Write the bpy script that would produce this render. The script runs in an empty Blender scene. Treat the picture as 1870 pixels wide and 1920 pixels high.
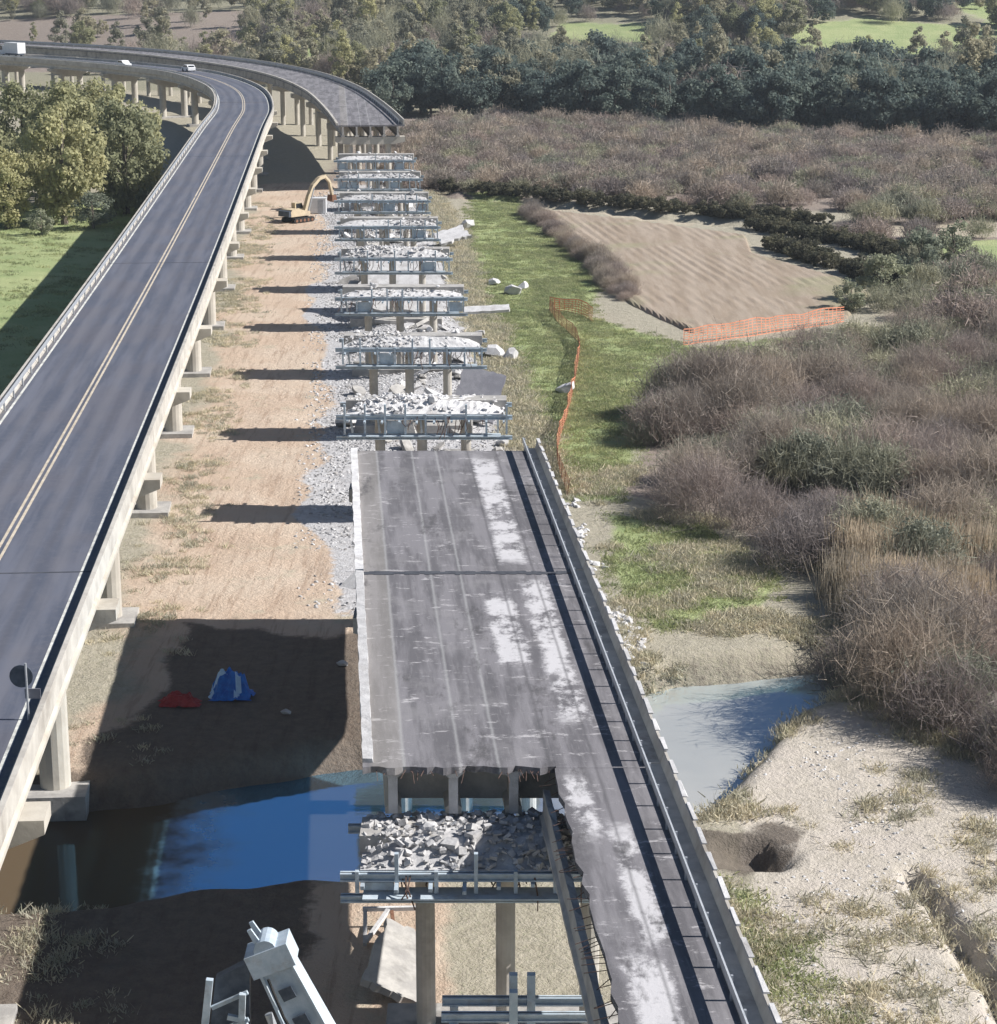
import bpy, bmesh, math, random
import numpy as np
from mathutils import Vector, Matrix

random.seed(7); RNG = np.random.default_rng(7)
R = math.radians
scene = bpy.context.scene

# ------------------------------------------------------------------ camera, sky, sun, exposure
CAM_Z = 39.5
PITCH = math.atan(1077/4000)
cam_data = bpy.data.cameras.new('camera')
cam_data.sensor_fit = 'HORIZONTAL'; cam_data.sensor_width = 36.0
cam_data.lens = 36.0*4000/1870
cam_data.clip_start = 0.5; cam_data.clip_end = 8000
cam = bpy.data.objects.new('camera', cam_data); scene.collection.objects.link(cam)
cam.location = (0, 0, CAM_Z); cam.rotation_euler = (math.pi/2 - PITCH, 0, 0)
scene.camera = cam

SUN_EL = 38.5
world = bpy.data.worlds.new('World'); scene.world = world; world.use_nodes = True
wn = world.node_tree.nodes; wl = world.node_tree.links
sky = wn.new('ShaderNodeTexSky'); sky.sky_type = 'NISHITA'; sky.sun_disc = False
sky.sun_elevation = R(SUN_EL); sky.sun_rotation = R(90); sky.altitude = 100
sky.air_density = 1.0; sky.dust_density = 0.3; sky.ozone_density = 2.5
wn['Background'].inputs['Strength'].default_value = 0.05
wl.new(sky.outputs[0], wn['Background'].inputs['Color'])
sun_data = bpy.data.lights.new('sun', 'SUN'); sun_data.energy = 5.0; sun_data.angle = R(0.53)
sun_data.color = (1.0, 0.965, 0.92)
sun = bpy.data.objects.new('sun', sun_data); scene.collection.objects.link(sun)
sun.location = (60, 0, 80); sun.rotation_euler = (0, R(90-SUN_EL), R(-1.0))
vs = scene.view_settings; vs.view_transform = 'Standard'; vs.look = 'None'; vs.exposure = 0.45; vs.gamma = 1.0
vs.use_curve_mapping = False
scene.cycles.max_bounces = 4; scene.cycles.diffuse_bounces = 2; scene.cycles.glossy_bounces = 2; scene.cycles.adaptive_threshold = 0.02; scene.cycles.transparent_max_bounces = 8

# ------------------------------------------------------------------ helpers
C = scene.collection
def tag(o, label=None, cat=None, group=None, kind=None):
    if label: o['label'] = label
    if cat: o['category'] = cat
    if group: o['group'] = group
    if kind: o['kind'] = kind
    return o
def empty(name, loc=(0,0,0), rz=0.0, label=None, cat=None, group=None):
    o = bpy.data.objects.new(name, None); C.objects.link(o)
    o.location = loc; o.rotation_euler = (0,0,rz); o.empty_display_size = 0.3
    return tag(o, label, cat, group)
def obj(name, mesh, parent=None, loc=None, rot=None, scale=None):
    o = bpy.data.objects.new(name, mesh); C.objects.link(o)
    if parent: o.parent = parent
    if loc is not None: o.location = loc
    if rot is not None: o.rotation_euler = rot
    if scale is not None: o.scale = scale
    return o
def copy_tree(o, parent=None):
    c = o.copy(); C.objects.link(c); c.parent = parent
    for ch in list(o.children): copy_tree(ch, c)
    return c

class MB:
    """collects faces; build() makes ONE mesh"""
    def __init__(s): s.v = []; s.f = []
    def poly(s, pts):
        n = len(s.v); s.v += [tuple(p) for p in pts]; s.f.append(tuple(range(n, n+len(pts)))); return s
    def hexa(s, p):   # 8 points: bottom 4 ccw, top 4 ccw
        n = len(s.v); s.v += [tuple(q) for q in p]
        for f in ((3,2,1,0),(4,5,6,7),(0,1,5,4),(1,2,6,5),(2,3,7,6),(3,0,4,7)): s.f.append(tuple(n+i for i in f))
        return s
    def box(s, x0,x1,y0,y1,z0,z1):
        return s.hexa([(x0,y0,z0),(x1,y0,z0),(x1,y1,z0),(x0,y1,z0),(x0,y0,z1),(x1,y0,z1),(x1,y1,z1),(x0,y1,z1)])
    def obox(s, c, size, rot=(0,0,0), jit=0.0, rng=random):
        from mathutils import Euler
        m = Euler(rot).to_matrix(); pts = []
        for k in ((-1,-1,-1),(1,-1,-1),(1,1,-1),(-1,1,-1),(-1,-1,1),(1,-1,1),(1,1,1),(-1,1,1)):
            q = Vector([k[i]*size[i]/2*(1+(rng.uniform(-jit,jit) if jit else 0)) for i in range(3)])
            pts.append(Vector(c)+m@q)
        return s.hexa(pts)
    def bar(s, a, b, w, h=None, up=(0,0,1)):
        h = h or w; a = Vector(a); b = Vector(b); d = (b-a).normalized(); u = Vector(up)
        if abs(d.dot(u)) > 0.98: u = Vector((0,1,0))
        sx = d.cross(u).normalized()*w/2; sy = sx.cross(d).normalized()*h/2
        return s.hexa([a-sx-sy,a+sx-sy,b+sx-sy,b-sx-sy,a-sx+sy,a+sx+sy,b+sx+sy,b-sx+sy])
    def tube(s, pts, rad, n=8, caps=True):
        pts = [Vector(p) for p in pts]; rad = rad if hasattr(rad,'__len__') else [rad]*len(pts)
        base = len(s.v); u = None
        for i,p in enumerate(pts):
            d = (pts[min(i+1,len(pts)-1)]-pts[max(i-1,0)]).normalized()
            if u is None: u = d.orthogonal().normalized()
            u = (u - d*u.dot(d)).normalized(); w = d.cross(u)
            for k in range(n):
                a = 2*math.pi*k/n; s.v.append(tuple(p+(u*math.cos(a)+w*math.sin(a))*rad[i]))
        for i in range(len(pts)-1):
            for k in range(n):
                a = base+i*n+k; b = base+i*n+(k+1)%n; s.f.append((a,b,b+n,a+n))
        if caps:
            s.f.append(tuple(base+k for k in reversed(range(n)))); s.f.append(tuple(base+(len(pts)-1)*n+k for k in range(n)))
        return s
    def prism(s, prof, axis='x', a=0, b=1):   # prof: 2D outline, extruded along axis
        n = len(s.v); m = len(prof)
        def P(q,t): return {'x':(t,q[0],q[1]),'y':(q[0],t,q[1]),'z':(q[0],q[1],t)}[axis]
        s.v += [P(q,a) for q in prof]+[P(q,b) for q in prof]
        for i in range(m): s.f.append((n+i, n+(i+1)%m, n+m+(i+1)%m, n+m+i))
        s.f.append(tuple(n+i for i in reversed(range(m)))); s.f.append(tuple(n+m+i for i in range(m)))
        return s
    def mesh(s, name, mat, smooth=False, fix=True):
        me = bpy.data.meshes.new(name); me.from_pydata(s.v, [], s.f)
        if fix:
            bm = bmesh.new(); bm.from_mesh(me); bmesh.ops.recalc_face_normals(bm, faces=bm.faces); bm.to_mesh(me); bm.free()
        if mat: me.materials.append(mat)
        if smooth: me.polygons.foreach_set('use_smooth', [True]*len(me.polygons))
        me.update(); return me
    def build(s, name, mat, parent=None, smooth=False, fix=True, **k):
        return obj(name, s.mesh(name, mat, smooth, fix), parent, **k)

# ------------------------------------------------------------------ numpy noise
def vnoise(x, y, scale, seed=0):
    r = np.random.default_rng(seed); T = r.random((256,256))
    x = np.asarray(x)/scale+1000.3; y = np.asarray(y)/scale+1000.7
    xi = np.floor(x).astype(int); yi = np.floor(y).astype(int); fx = x-xi; fy = y-yi
    fx = fx*fx*(3-2*fx); fy = fy*fy*(3-2*fy)
    g = lambda a,b: T[a%256, b%256]
    return (g(xi,yi)*(1-fx)+g(xi+1,yi)*fx)*(1-fy)+(g(xi,yi+1)*(1-fx)+g(xi+1,yi+1)*fx)*fy
def fbm(x, y, scale, seed=0, o=4):
    a = 0; w = 0
    for i in range(o): a = a+vnoise(x,y,scale/2**i,seed+i)*0.5**i; w += 0.5**i
    return a/w
def sstep(a, b, x):
    t = np.clip((x-a)/(b-a), 0, 1); return t*t*(3-2*t)
def inpoly(x, y, poly, soft=1.5):
    """soft inside mask of polygon (1 inside, 0 outside)"""
    x = np.asarray(x, float); y = np.asarray(y, float)
    ins = np.zeros(x.shape, bool); d = np.full(x.shape, 1e9); n = len(poly)
    for i in range(n):
        (x1,y1),(x2,y2) = poly[i], poly[(i+1)%n]
        c = ((y1>y)!=(y2>y))&(x < (x2-x1)*(y-y1)/((y2-y1) if y2!=y1 else 1e-9)+x1); ins ^= c
        t = np.clip(((x-x1)*(x2-x1)+(y-y1)*(y2-y1))/((x2-x1)**2+(y2-y1)**2+1e-9),0,1)
        d = np.minimum(d, np.hypot(x-x1-t*(x2-x1), y-y1-t*(y2-y1)))
    return sstep(-soft, soft, np.where(ins, d, -d))
def pline(x, y, pts):
    """distance to polyline and parameter-interpolated 3rd value"""
    x = np.asarray(x,float); y = np.asarray(y,float); d = np.full(x.shape,1e9); w = np.zeros(x.shape)
    for (x1,y1,w1),(x2,y2,w2) in zip(pts,pts[1:]):
        t = np.clip(((x-x1)*(x2-x1)+(y-y1)*(y2-y1))/((x2-x1)**2+(y2-y1)**2),0,1)
        dd = np.hypot(x-x1-t*(x2-x1), y-y1-t*(y2-y1)); m = dd<d; d = np.where(m,dd,d); w = np.where(m,w1+t*(w2-w1),w)
    return d, w

# ------------------------------------------------------------------ materials
class NT:
    def __init__(s, name):
        s.m = bpy.data.materials.new(name); s.m.use_nodes = True; s.t = s.m.node_tree
        s.t.nodes.clear(); s.out = s.t.nodes.new('ShaderNodeOutputMaterial')
        s._tc = None
    def n(s, typ, **k):
        nd = s.t.nodes.new(typ)
        for a,b in k.items(): setattr(nd, a, b)
        return nd
    def put(s, sock, v):
        if hasattr(v,'is_output') or isinstance(v, bpy.types.NodeSocket): s.t.links.new(v, sock)
        elif isinstance(v,(tuple,list)) and len(v)==3 and sock.type=='RGBA': sock.default_value = (*v,1)
        else: sock.default_value = v
    def pos(s):
        if not s._tc: s._tc = s.n('ShaderNodeNewGeometry')
        return s._tc.outputs['Position']
    def objco(s): return s.n('ShaderNodeTexCoord').outputs['Object']
    def rand(s): return s.n('ShaderNodeObjectInfo').outputs['Random']
    def scale(s, v, sc):
        m = s.n('ShaderNodeMapping'); s.put(m.inputs['Vector'], v); m.inputs['Scale'].default_value = sc; return m.outputs[0]
    def noise(s, scale, v=None, detail=4, rough=0.6, dist=0.0):
        nd = s.n('ShaderNodeTexNoise'); nd.inputs['Scale'].default_value = scale; nd.inputs['Detail'].default_value = detail
        nd.inputs['Roughness'].default_value = rough; nd.inputs['Distortion'].default_value = dist
        s.put(nd.inputs['Vector'], v if v is not None else s.pos()); return nd.outputs['Fac']
    def math(s, op, a, b=0.0, clamp=False):
        nd = s.n('ShaderNodeMath', operation=op, use_clamp=clamp); s.put(nd.inputs[0], a); s.put(nd.inputs[1], b); return nd.outputs[0]
    def step(s, v, a, b, lo=0.0, hi=1.0):
        nd = s.n('ShaderNodeMapRange', interpolation_type='SMOOTHSTEP'); s.put(nd.inputs['Value'], v)
        nd.inputs['From Min'].default_value = a; nd.inputs['From Max'].default_value = b
        nd.inputs['To Min'].default_value = lo; nd.inputs['To Max'].default_value = hi; return nd.outputs['Result']
    def mix(s, f, a, b, blend='MIX'):
        nd = s.n('ShaderNodeMix', data_type='RGBA', blend_type=blend); s.put(nd.inputs['Factor'], f)
        s.put(nd.inputs[6], a); s.put(nd.inputs[7], b); return nd.outputs[2]
    def bump(s, h, strength=0.5, dist=0.05):
        nd = s.n('ShaderNodeBump'); nd.inputs['Strength'].default_value = strength; nd.inputs['Distance'].default_value = dist
        s.put(nd.inputs['Height'], h); return nd.outputs[0]
    def principled(s, col, rough=0.8, metal=0.0, normal=None, spec=0.3, **k):
        p = s.n('ShaderNodeBsdfPrincipled'); s.put(p.inputs['Base Color'], col); s.put(p.inputs['Roughness'], rough)
        p.inputs['Metallic'].default_value = metal; p.inputs['Specular IOR Level'].default_value = spec
        if normal is not None: s.put(p.inputs['Normal'], normal)
        for a,b in k.items(): s.put(p.inputs[a.replace('_',' ')], b)
        s.t.links.new(p.outputs[0], s.out.inputs['Surface']); return s.m
def mat_rough(name, c1, c2, sc=2.0, rough=0.9, bump=0.4, dirt=None, metal=0.0, world=True, bd=0.04, rnd=0.0):
    t = NT(name); v = t.pos() if world else t.objco()
    a = t.noise(sc, v, 6, 0.65); col = t.mix(t.step(a,0.35,0.65), c1, c2)
    if dirt:
        col = t.mix(t.step(t.noise(sc*0.35, v, 5, 0.7), 0.5, 0.72, 0, 0.75), col, dirt)
    if rnd:
        col = t.mix(1.0, col, t.mix(t.rand(), (1-rnd,)*3, (1+rnd*0.6,)*3), 'MULTIPLY')
    return t.principled(col, rough, metal, t.bump(t.noise(sc*6, v, 4), bump, bd))

M = {}
M['concrete'] = mat_rough('weathered_concrete', (0.44,0.41,0.37), (0.56,0.53,0.48), 0.7, 0.9, 0.35, (0.27,0.24,0.21))
M['concrete_old'] = mat_rough('old_grey_concrete', (0.36,0.345,0.33), (0.5,0.48,0.45), 0.9, 0.92, 0.5, (0.16,0.15,0.14))
M['concrete_pale'] = mat_rough('pale_broken_concrete', (0.57,0.56,0.56), (0.72,0.71,0.71), 1.6, 0.95, 0.7, (0.42,0.395,0.38), rnd=0.22)
M['concrete_cream'] = mat_rough('dusty_cream_concrete', (0.46,0.425,0.37), (0.56,0.525,0.46), 0.5, 0.92, 0.4, (0.33,0.285,0.23))
M['steel'] = mat_rough('grey_blue_painted_steel', (0.4,0.48,0.55), (0.5,0.57,0.63), 3.0, 0.5, 0.1, (0.32,0.33,0.34))
M['steel_pale'] = mat_rough('pale_galvanised_steel', (0.46,0.55,0.62), (0.58,0.65,0.71), 3.0, 0.45, 0.1, (0.35,0.36,0.37))
M['steel_dark'] = mat_rough('dark_slate_steel', (0.06,0.075,0.1), (0.1,0.12,0.15), 3.0, 0.5, 0.1)
M['galv'] = mat_rough('galvanised_rail', (0.4,0.42,0.45), (0.5,0.52,0.55), 4.0, 0.4, 0.05, metal=0.3)
M['white_line'] = mat_rough('worn_white_road_paint', (0.5,0.5,0.47), (0.75,0.75,0.7), 2.5, 0.8, 0.1, (0.25,0.25,0.25))
M['cream_line'] = mat_rough('worn_cream_road_paint', (0.5,0.43,0.33), (0.66,0.58,0.47), 2.0, 0.8, 0.1, (0.3,0.27,0.23))
M['dark'] = mat_rough('black_rubber_joint', (0.03,0.03,0.035), (0.06,0.06,0.065), 3, 0.9, 0.1)
M['joint'] = mat_rough('grey_bitumen_joint', (0.06,0.065,0.08), (0.09,0.095,0.11), 3, 0.9, 0.1)
M['rust'] = mat_rough('rusty_steel', (0.16,0.08,0.05), (0.26,0.14,0.09), 5, 0.9, 0.3)
M['rust_dark'] = mat_rough('dark_rusty_bar', (0.09,0.06,0.05), (0.16,0.1,0.08), 5, 0.9, 0.2)
M['yellow'] = mat_rough('dusty_yellow_machine_paint', (0.54,0.45,0.31), (0.62,0.52,0.37), 2, 0.6, 0.1, (0.4,0.32,0.24))
M['glass'] = NT('dark_window_glass').principled((0.02,0.025,0.03), 0.08, spec=0.6)
M['white_paint'] = mat_rough('white_vehicle_paint', (0.74,0.75,0.76), (0.82,0.82,0.82), 2, 0.35, 0.02)
M['blue_paint'] = mat_rough('bright_blue_paint', (0.02,0.12,0.5), (0.03,0.2,0.65), 3, 0.4, 0.05)
M['blue_highlight'] = mat_rough('painted_blue_highlight', (0.4,0.6,0.85), (0.5,0.7,0.9), 3, 0.6, 0.1)
M['red_paint'] = mat_rough('dark_red_paint', (0.3,0.03,0.03), (0.4,0.05,0.05), 3, 0.5, 0.1)
M['tyre'] = mat_rough('tyre_rubber', (0.02,0.02,0.02), (0.04,0.04,0.04), 4, 0.9, 0.2)
M['net'] = mat_rough('orange_plastic_net', (0.74,0.27,0.15), (0.8,0.36,0.24), 1.5, 0.6, 0.0)
M['bark'] = mat_rough('grey_bark', (0.12,0.1,0.08), (0.2,0.17,0.14), 3, 0.95, 0.6)
M['slab_grey'] = mat_rough('dark_grey_slab', (0.2,0.2,0.23), (0.28,0.28,0.31), 0.8, 0.85, 0.3)

def leafmat(name, cols, trans=0.35, sc=0.35):
    t = NT(name); v = t.pos()
    a = t.noise(sc, v, 3); b = t.noise(sc*5, v, 2)
    col = t.mix(t.step(a,0.35,0.65), cols[0], cols[1])
    col = t.mix(t.step(b,0.45,0.75,0,0.7), col, cols[2])
    col = t.mix(1.0, col, t.mix(t.rand(), (0.75,0.78,0.8), (1.25,1.2,1.1)), 'MULTIPLY')
    d = t.n('ShaderNodeBsdfDiffuse'); t.put(d.inputs[0], col)
    tr = t.n('ShaderNodeBsdfTranslucent'); t.put(tr.inputs[0], col)
    ms = t.n('ShaderNodeMixShader'); ms.inputs[0].default_value = trans
    t.t.links.new(d.outputs[0], ms.inputs[1]); t.t.links.new(tr.outputs[0], ms.inputs[2]); t.t.links.new(ms.outputs[0], t.out.inputs[0])
    return t.m
M['leaf_dark'] = leafmat('blue_green_evergreen_leaf', [(0.125,0.17,0.165),(0.19,0.23,0.205),(0.27,0.295,0.25)], 0.4)
M['leaf_hedge'] = leafmat('dark_hedge_leaf', [(0.1,0.1,0.075),(0.15,0.15,0.105),(0.22,0.2,0.15)], 0.3)
M['leaf_olive'] = leafmat('olive_leaf', [(0.34,0.335,0.25),(0.42,0.4,0.305),(0.48,0.45,0.35)], 0.4)
M['leaf_autumn'] = leafmat('yellow_green_autumn_leaf', [(0.38,0.385,0.235),(0.45,0.445,0.27),(0.57,0.54,0.33)], 0.42)
M['leaf_grey'] = leafmat('grey_green_leaf', [(0.26,0.29,0.22),(0.35,0.37,0.28),(0.42,0.43,0.33)], 0.4)
M['twig'] = leafmat('mauve_brown_bare_twig', [(0.31,0.262,0.25),(0.39,0.335,0.318),(0.46,0.4,0.375)], 0.3, 0.09)
M['twig_tan'] = leafmat('tan_bare_twig', [(0.35,0.3,0.265),(0.43,0.375,0.33),(0.49,0.43,0.38)], 0.3, 0.09)
M['twig_grey'] = leafmat('grey_olive_bare_twig', [(0.31,0.31,0.24),(0.4,0.4,0.31),(0.48,0.47,0.37)], 0.3, 0.09)
M['reed'] = leafmat('dry_orange_reed', [(0.56,0.47,0.37),(0.6,0.51,0.4),(0.64,0.56,0.45)], 0.3, 0.3)
M['grass'] = leafmat('green_grass_blade', [(0.33,0.375,0.2),(0.4,0.43,0.25),(0.5,0.49,0.32)], 0.4, 0.3)
M['drygrass'] = leafmat('dry_weed_blade', [(0.56,0.52,0.41),(0.62,0.57,0.46),(0.48,0.48,0.34)], 0.3, 0.3)

# new road asphalt
t = NT('blue_grey_asphalt'); v = t.pos()
ac = t.n('ShaderNodeAttribute', attribute_name='across').outputs['Fac']; al = t.n('ShaderNodeAttribute', attribute_name='along').outputs['Fac']
cv = t.n('ShaderNodeCombineXYZ'); t.put(cv.inputs[0], ac); t.put(cv.inputs[1], t.math('MULTIPLY', al, 0.06))
n1 = t.noise(1.1, cv.outputs[0], 4, 0.6); n2 = t.noise(3.0, v, 6, 0.7); n3 = t.noise(0.11, v, 4, 0.6)
col = t.mix(t.step(n1,0.38,0.64), (0.084,0.096,0.132), (0.136,0.146,0.186))
col = t.mix(t.step(n3,0.45,0.65,0,0.5), col, (0.12,0.115,0.135))
wt = t.math('ABSOLUTE', t.math('SUBTRACT', t.math('ABSOLUTE', t.math('SUBTRACT', t.math('ABSOLUTE', ac), 2.3)), 0.85))
col = t.mix(t.math('MULTIPLY', t.step(wt,0.1,0.55,1,0), t.step(n3,0.3,0.6,0.25,0.6)), col, (0.165,0.165,0.19))
oil = t.step(t.math('ABSOLUTE', t.math('SUBTRACT', t.math('ABSOLUTE', ac), 2.3)),0.0,0.5,1,0)
col = t.mix(t.math('MULTIPLY', oil, t.step(n1,0.4,0.6,0.1,0.55)), col, (0.07,0.072,0.09))
col = t.mix(t.step(n2,0.45,0.7,0,0.4), col, (0.155,0.158,0.186))
col = t.mix(t.math('MULTIPLY', t.step(t.math('ABSOLUTE',ac),4.35,4.85), t.step(n2,0.3,0.6,0.1,0.6)), col, (0.26,0.24,0.21))
M['asphalt'] = t.principled(col, 0.75, 0, t.bump(t.noise(40,v,3),0.3,0.01), 0.35)

# old deck surface: planed lanes, patches of pale screed, stains
SL = 0.0756
def oldc(D): return -3.15 - SL*(D-121.5)
t = NT('planed_old_deck_surface'); v = t.pos()
sep = t.n('ShaderNodeSeparateXYZ'); t.put(sep.inputs[0], v)
tt = t.math('ADD', t.math('ADD', sep.outputs['X'], t.math('MULTIPLY', sep.outputs['Y'], SL)), 3.15-SL*121.5)   # offset across the deck
lane = t.n('ShaderNodeCombineXYZ'); t.put(lane.inputs[0], tt); t.put(lane.inputs[1], t.math('MULTIPLY', sep.outputs['Y'], 0.1))
base = t.mix(t.step(t.noise(1.1, lane.outputs[0], 4, 0.6),0.4,0.6), (0.135,0.13,0.14), (0.225,0.216,0.23))
base = t.mix(t.step(t.noise(4.5, lane.outputs[0], 4, 0.7),0.52,0.7,0,0.4), base, (0.3,0.29,0.3))
base = t.mix(t.step(t.noise(0.35, v, 5, 0.7),0.48,0.72,0,0.45), base, (0.29,0.28,0.285))
base = t.mix(t.step(t.noise(1.3, t.scale(v,(0.7,1.5,1)), 6, 0.75),0.57,0.68,0,0.8), base, (0.55,0.53,0.54))
def band(lo, hi, w=0.12, wob=0.12):
    jit = t.math('MULTIPLY', t.math('SUBTRACT', t.noise(1.2, v, 6, 0.8), 0.5), wob)
    q = t.math('ADD', tt, jit)
    return t.math('MULTIPLY', t.step(q, lo-w, lo+w), t.step(q, hi-w, hi+w, 1, 0))
def along(lo, hi, w=1.0):
    q = t.math('ADD', sep.outputs['Y'], t.math('MULTIPLY', t.math('SUBTRACT', t.noise(0.5, v, 4, 0.7), 0.5), 5.0))
    return t.math('MULTIPLY', t.step(q, lo-w, lo+w), t.step(q, hi-w, hi+w, 1, 0))
ragged = t.step(t.noise(0.55, t.scale(v,(1,0.7,1)), 6, 0.75), 0.40, 0.52)
for (a0,b0,c0,d0_) in ((1.5,2.75,98.5,119.5),(0.35,1.6,83,93),(2.2,3.3,77,95),(1.7,2.4,66,71),(2.7,3.5,58,67),(1.9,3.1,53,57.5),(1.7,2.5,40,50),(1.3,2.1,122,126)):
    base = t.mix(t.math('MULTIPLY', t.math('MULTIPLY', band(a0,b0,0.15,1.3), along(c0,d0_)), t.math('MULTIPLY', ragged, 0.82)), base, (0.66,0.645,0.66))
base = t.mix(t.math('MULTIPLY', band(-5.2,-4.0), 0.35), base, (0.36,0.335,0.3))
for s0 in (-4.0,-1.95,-0.55,1.3,2.95):
    base = t.mix(t.math('MULTIPLY', band(s0-0.05,s0+0.05,0.06), 0.55), base, (0.09,0.088,0.095) if s0>0 else (0.4,0.4,0.4))
stain = t.step(t.noise(0.5, t.scale(v,(1,0.35,1)), 6, 0.75), 0.55, 0.68, 0, 0.8); base = t.mix(stain, base, (0.085,0.082,0.086))
M['old_deck'] = t.principled(base, 0.85, 0, t.bump(t.noise(9,v,5,0.7),0.5,0.03), 0.3)

# water
t = NT('muddy_river_water'); v = t.pos()
bmp = t.bump(t.math('ADD', t.noise(0.7, t.scale(v,(1,1.6,1)), 4, 0.6), t.math('MULTIPLY', t.noise(5.0, v, 3, 0.6), 0.12)), 0.12, 0.05)
sx_ = t.n('ShaderNodeSeparateXYZ'); t.put(sx_.inputs[0], v)
brown_left = t.step(t.math('ADD', sx_.outputs['X'], t.math('MULTIPLY', t.math('SUBTRACT', t.noise(0.3,v,4,0.7),0.5), 7.0)), -16.0, -12.0, 1, 0)  # water turns browner and less glossy towards the left
wc = t.mix(t.step(t.noise(0.12,v,3),0.4,0.6), (0.5,0.5,0.46), (0.56,0.55,0.5)); wc = t.mix(brown_left, wc, (0.13,0.095,0.06))
df = t.n('ShaderNodeBsdfDiffuse'); t.put(df.inputs[0], wc)
gl = t.n('ShaderNodeBsdfGlossy'); gl.inputs['Roughness'].default_value = 0.05; gl.inputs['Color'].default_value = (0.26,0.62,1,1); t.put(gl.inputs['Normal'], bmp)
msx = t.n('ShaderNodeMixShader'); t.put(msx.inputs[0], t.math('SUBTRACT', t.step(t.math('ADD', sx_.outputs['X'], t.math('MULTIPLY', t.noise(0.2,v,4,0.7), 4.0)), 1.0, 9.0, 0.93, 0.34), t.math('MULTIPLY', brown_left, 0.86)))
t.t.links.new(df.outputs[0], msx.inputs[1]); t.t.links.new(gl.outputs[0], msx.inputs[2]); t.t.links.new(msx.outputs[0], t.out.inputs[0])
M['water'] = t.m

# ------------------------------------------------------------------ setting layout (metres, camera at x=0 y=0)
def catmull(pts, step=4.0):
    P = [np.array(p,float) for p in pts]; P = [2*P[0]-P[1]]+P+[2*P[-1]-P[-2]]; out = []
    for i in range(1,len(P)-2):
        L = np.linalg.norm(P[i+1]-P[i]); n = max(2,int(L/step))
        for k in range(n):
            u = k/n
            out.append(0.5*((2*P[i])+(-P[i-1]+P[i+1])*u+(2*P[i-1]-5*P[i]+4*P[i+1]-P[i+2])*u*u+(-P[i-1]+3*P[i]-3*P[i+1]+P[i+2])*u**3))
    out.append(P[-2]); return np.array(out)
NEWC = catmull([(-18.2,12),(-22.2,69),(-31.0,194),(-41.2,331),(-45.3,385),(-52.8,433),(-66,476),(-81,502),(-104,530),(-136,560),(-174,590),(-244,640)], 4)
OLDFAR = catmull([(oldc(320),320),(oldc(346.5)-0.4,346.5),(-26.6,390),(-33.5,430),(-43.5,470),(-56.5,505),(-72,535),(-91,565),(-119,597),(-165,634),(-240,680)], 4)
OLDFAR = OLDFAR[OLDFAR[:,1]>=346.4]
DECK = 10.5
PIERS = [146.5+25*k for k in range(8)]

RIV = [(-70,80,5.5),(-40,86,5.5),(-16,91,5.3),(-7,94.2,6.2),(3,98.2,6.9),(8,105.2,5.7),(12.8,110.4,3.5),(18,114,1.3),(26,116,0.6),(60,124,0.6)]
FIELD = [(5.5,322),(20,308),(34,292),(33,275),(44,246),(37.5,226),(20,217),(14.5,235)]
GRAVEL_R = [(9.6,62),(10.8,84),(11.5,97),(16.5,106),(20.5,108),(23,100),(26,92),(40,84),(40,62)]
THICK = [(9.2,152),(11.5,164),(16,184),(25,197),(40,204),(64,209),(75,200),(75,88),(32,88),(26,94),(22.5,103),(21,112),(23,122),(19.5,136),(13.5,147)]

def ground_h(x, y):
    x = np.asarray(x,float); y = np.asarray(y,float)
    z = (fbm(x,y,18,11,4)-0.5)*0.9*sstep(60,140,np.abs(x)+np.abs(y-100)*0.3) + (fbm(x,y,3.0,21,3)-0.5)*0.22
    d,w = pline(x,y,RIV); d = d+(fbm(x,y,4,5,3)-0.5)*1.6
    bank = sstep(0.0, 3.2, d-w+0.6)
    z = z*bank + (-2.6)*(1-bank)
    # eroded hollow in the bank
    q = np.hypot((x-10.9)/2.3,(y-88.2)/1.6)+(fbm(x,y,1.6,31,3)-0.5)*0.9; z = z-1.1*sstep(1.2,0.6,q)*sstep(-1.6,1.2,x-10.4)
    d2,_ = pline(x,y,[(18.2,86,0),(19.0,79,0),(19.6,70,0),(20.5,55,0)]); z = z-0.9*sstep(0.75,0.2,d2+(fbm(x,y,1.5,41,3)-0.5)*0.5)
    d3,_ = pline(x,y,[(-9,342,0),(12,326,0),(30,309,0),(48,301,0)]); z = z-1.2*sstep(3.4,1.2,np.abs(d3-0.0)) * sstep(-20,-6,x)
    # spoil heaps beside the piers
    cx = oldc(y); z = z+1.0*sstep(7,2,np.abs(x-cx-1))*sstep(128,150,y)*sstep(350,335,y)*fbm(x,y,7,51,3)
    # hillside
    st = 575+np.maximum(0,-x-30)*0.75; st = np.minimum(st, 800)
    rise = np.maximum(0,y-st); z = z + 70*(1-np.exp(-0.10*rise*sstep(0,120,rise)/70)) + (fbm(x,y,160,61,3)-0.5)*22*sstep(0,250,rise)
    return z
def zat(x,y): return float(ground_h(np.array([x]),np.array([y]))[0])

def heath(x,y): return inpoly(x,y,[(-165,668),(-112,655),(-84,690),(-74,800),(-190,800)],8)
def meadow(x,y): return np.maximum.reduce([inpoly(x,y,[(82,622),(150,606),(176,640),(160,700),(118,712),(90,690)],7), inpoly(x,y,[(14,660),(46,650),(52,700),(20,715)],6), inpoly(x,y,[(-64,655),(-40,650),(-36,690),(-62,700)],5), inpoly(x,y,[(160,700),(240,690),(240,760),(150,760)],8)])
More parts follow.
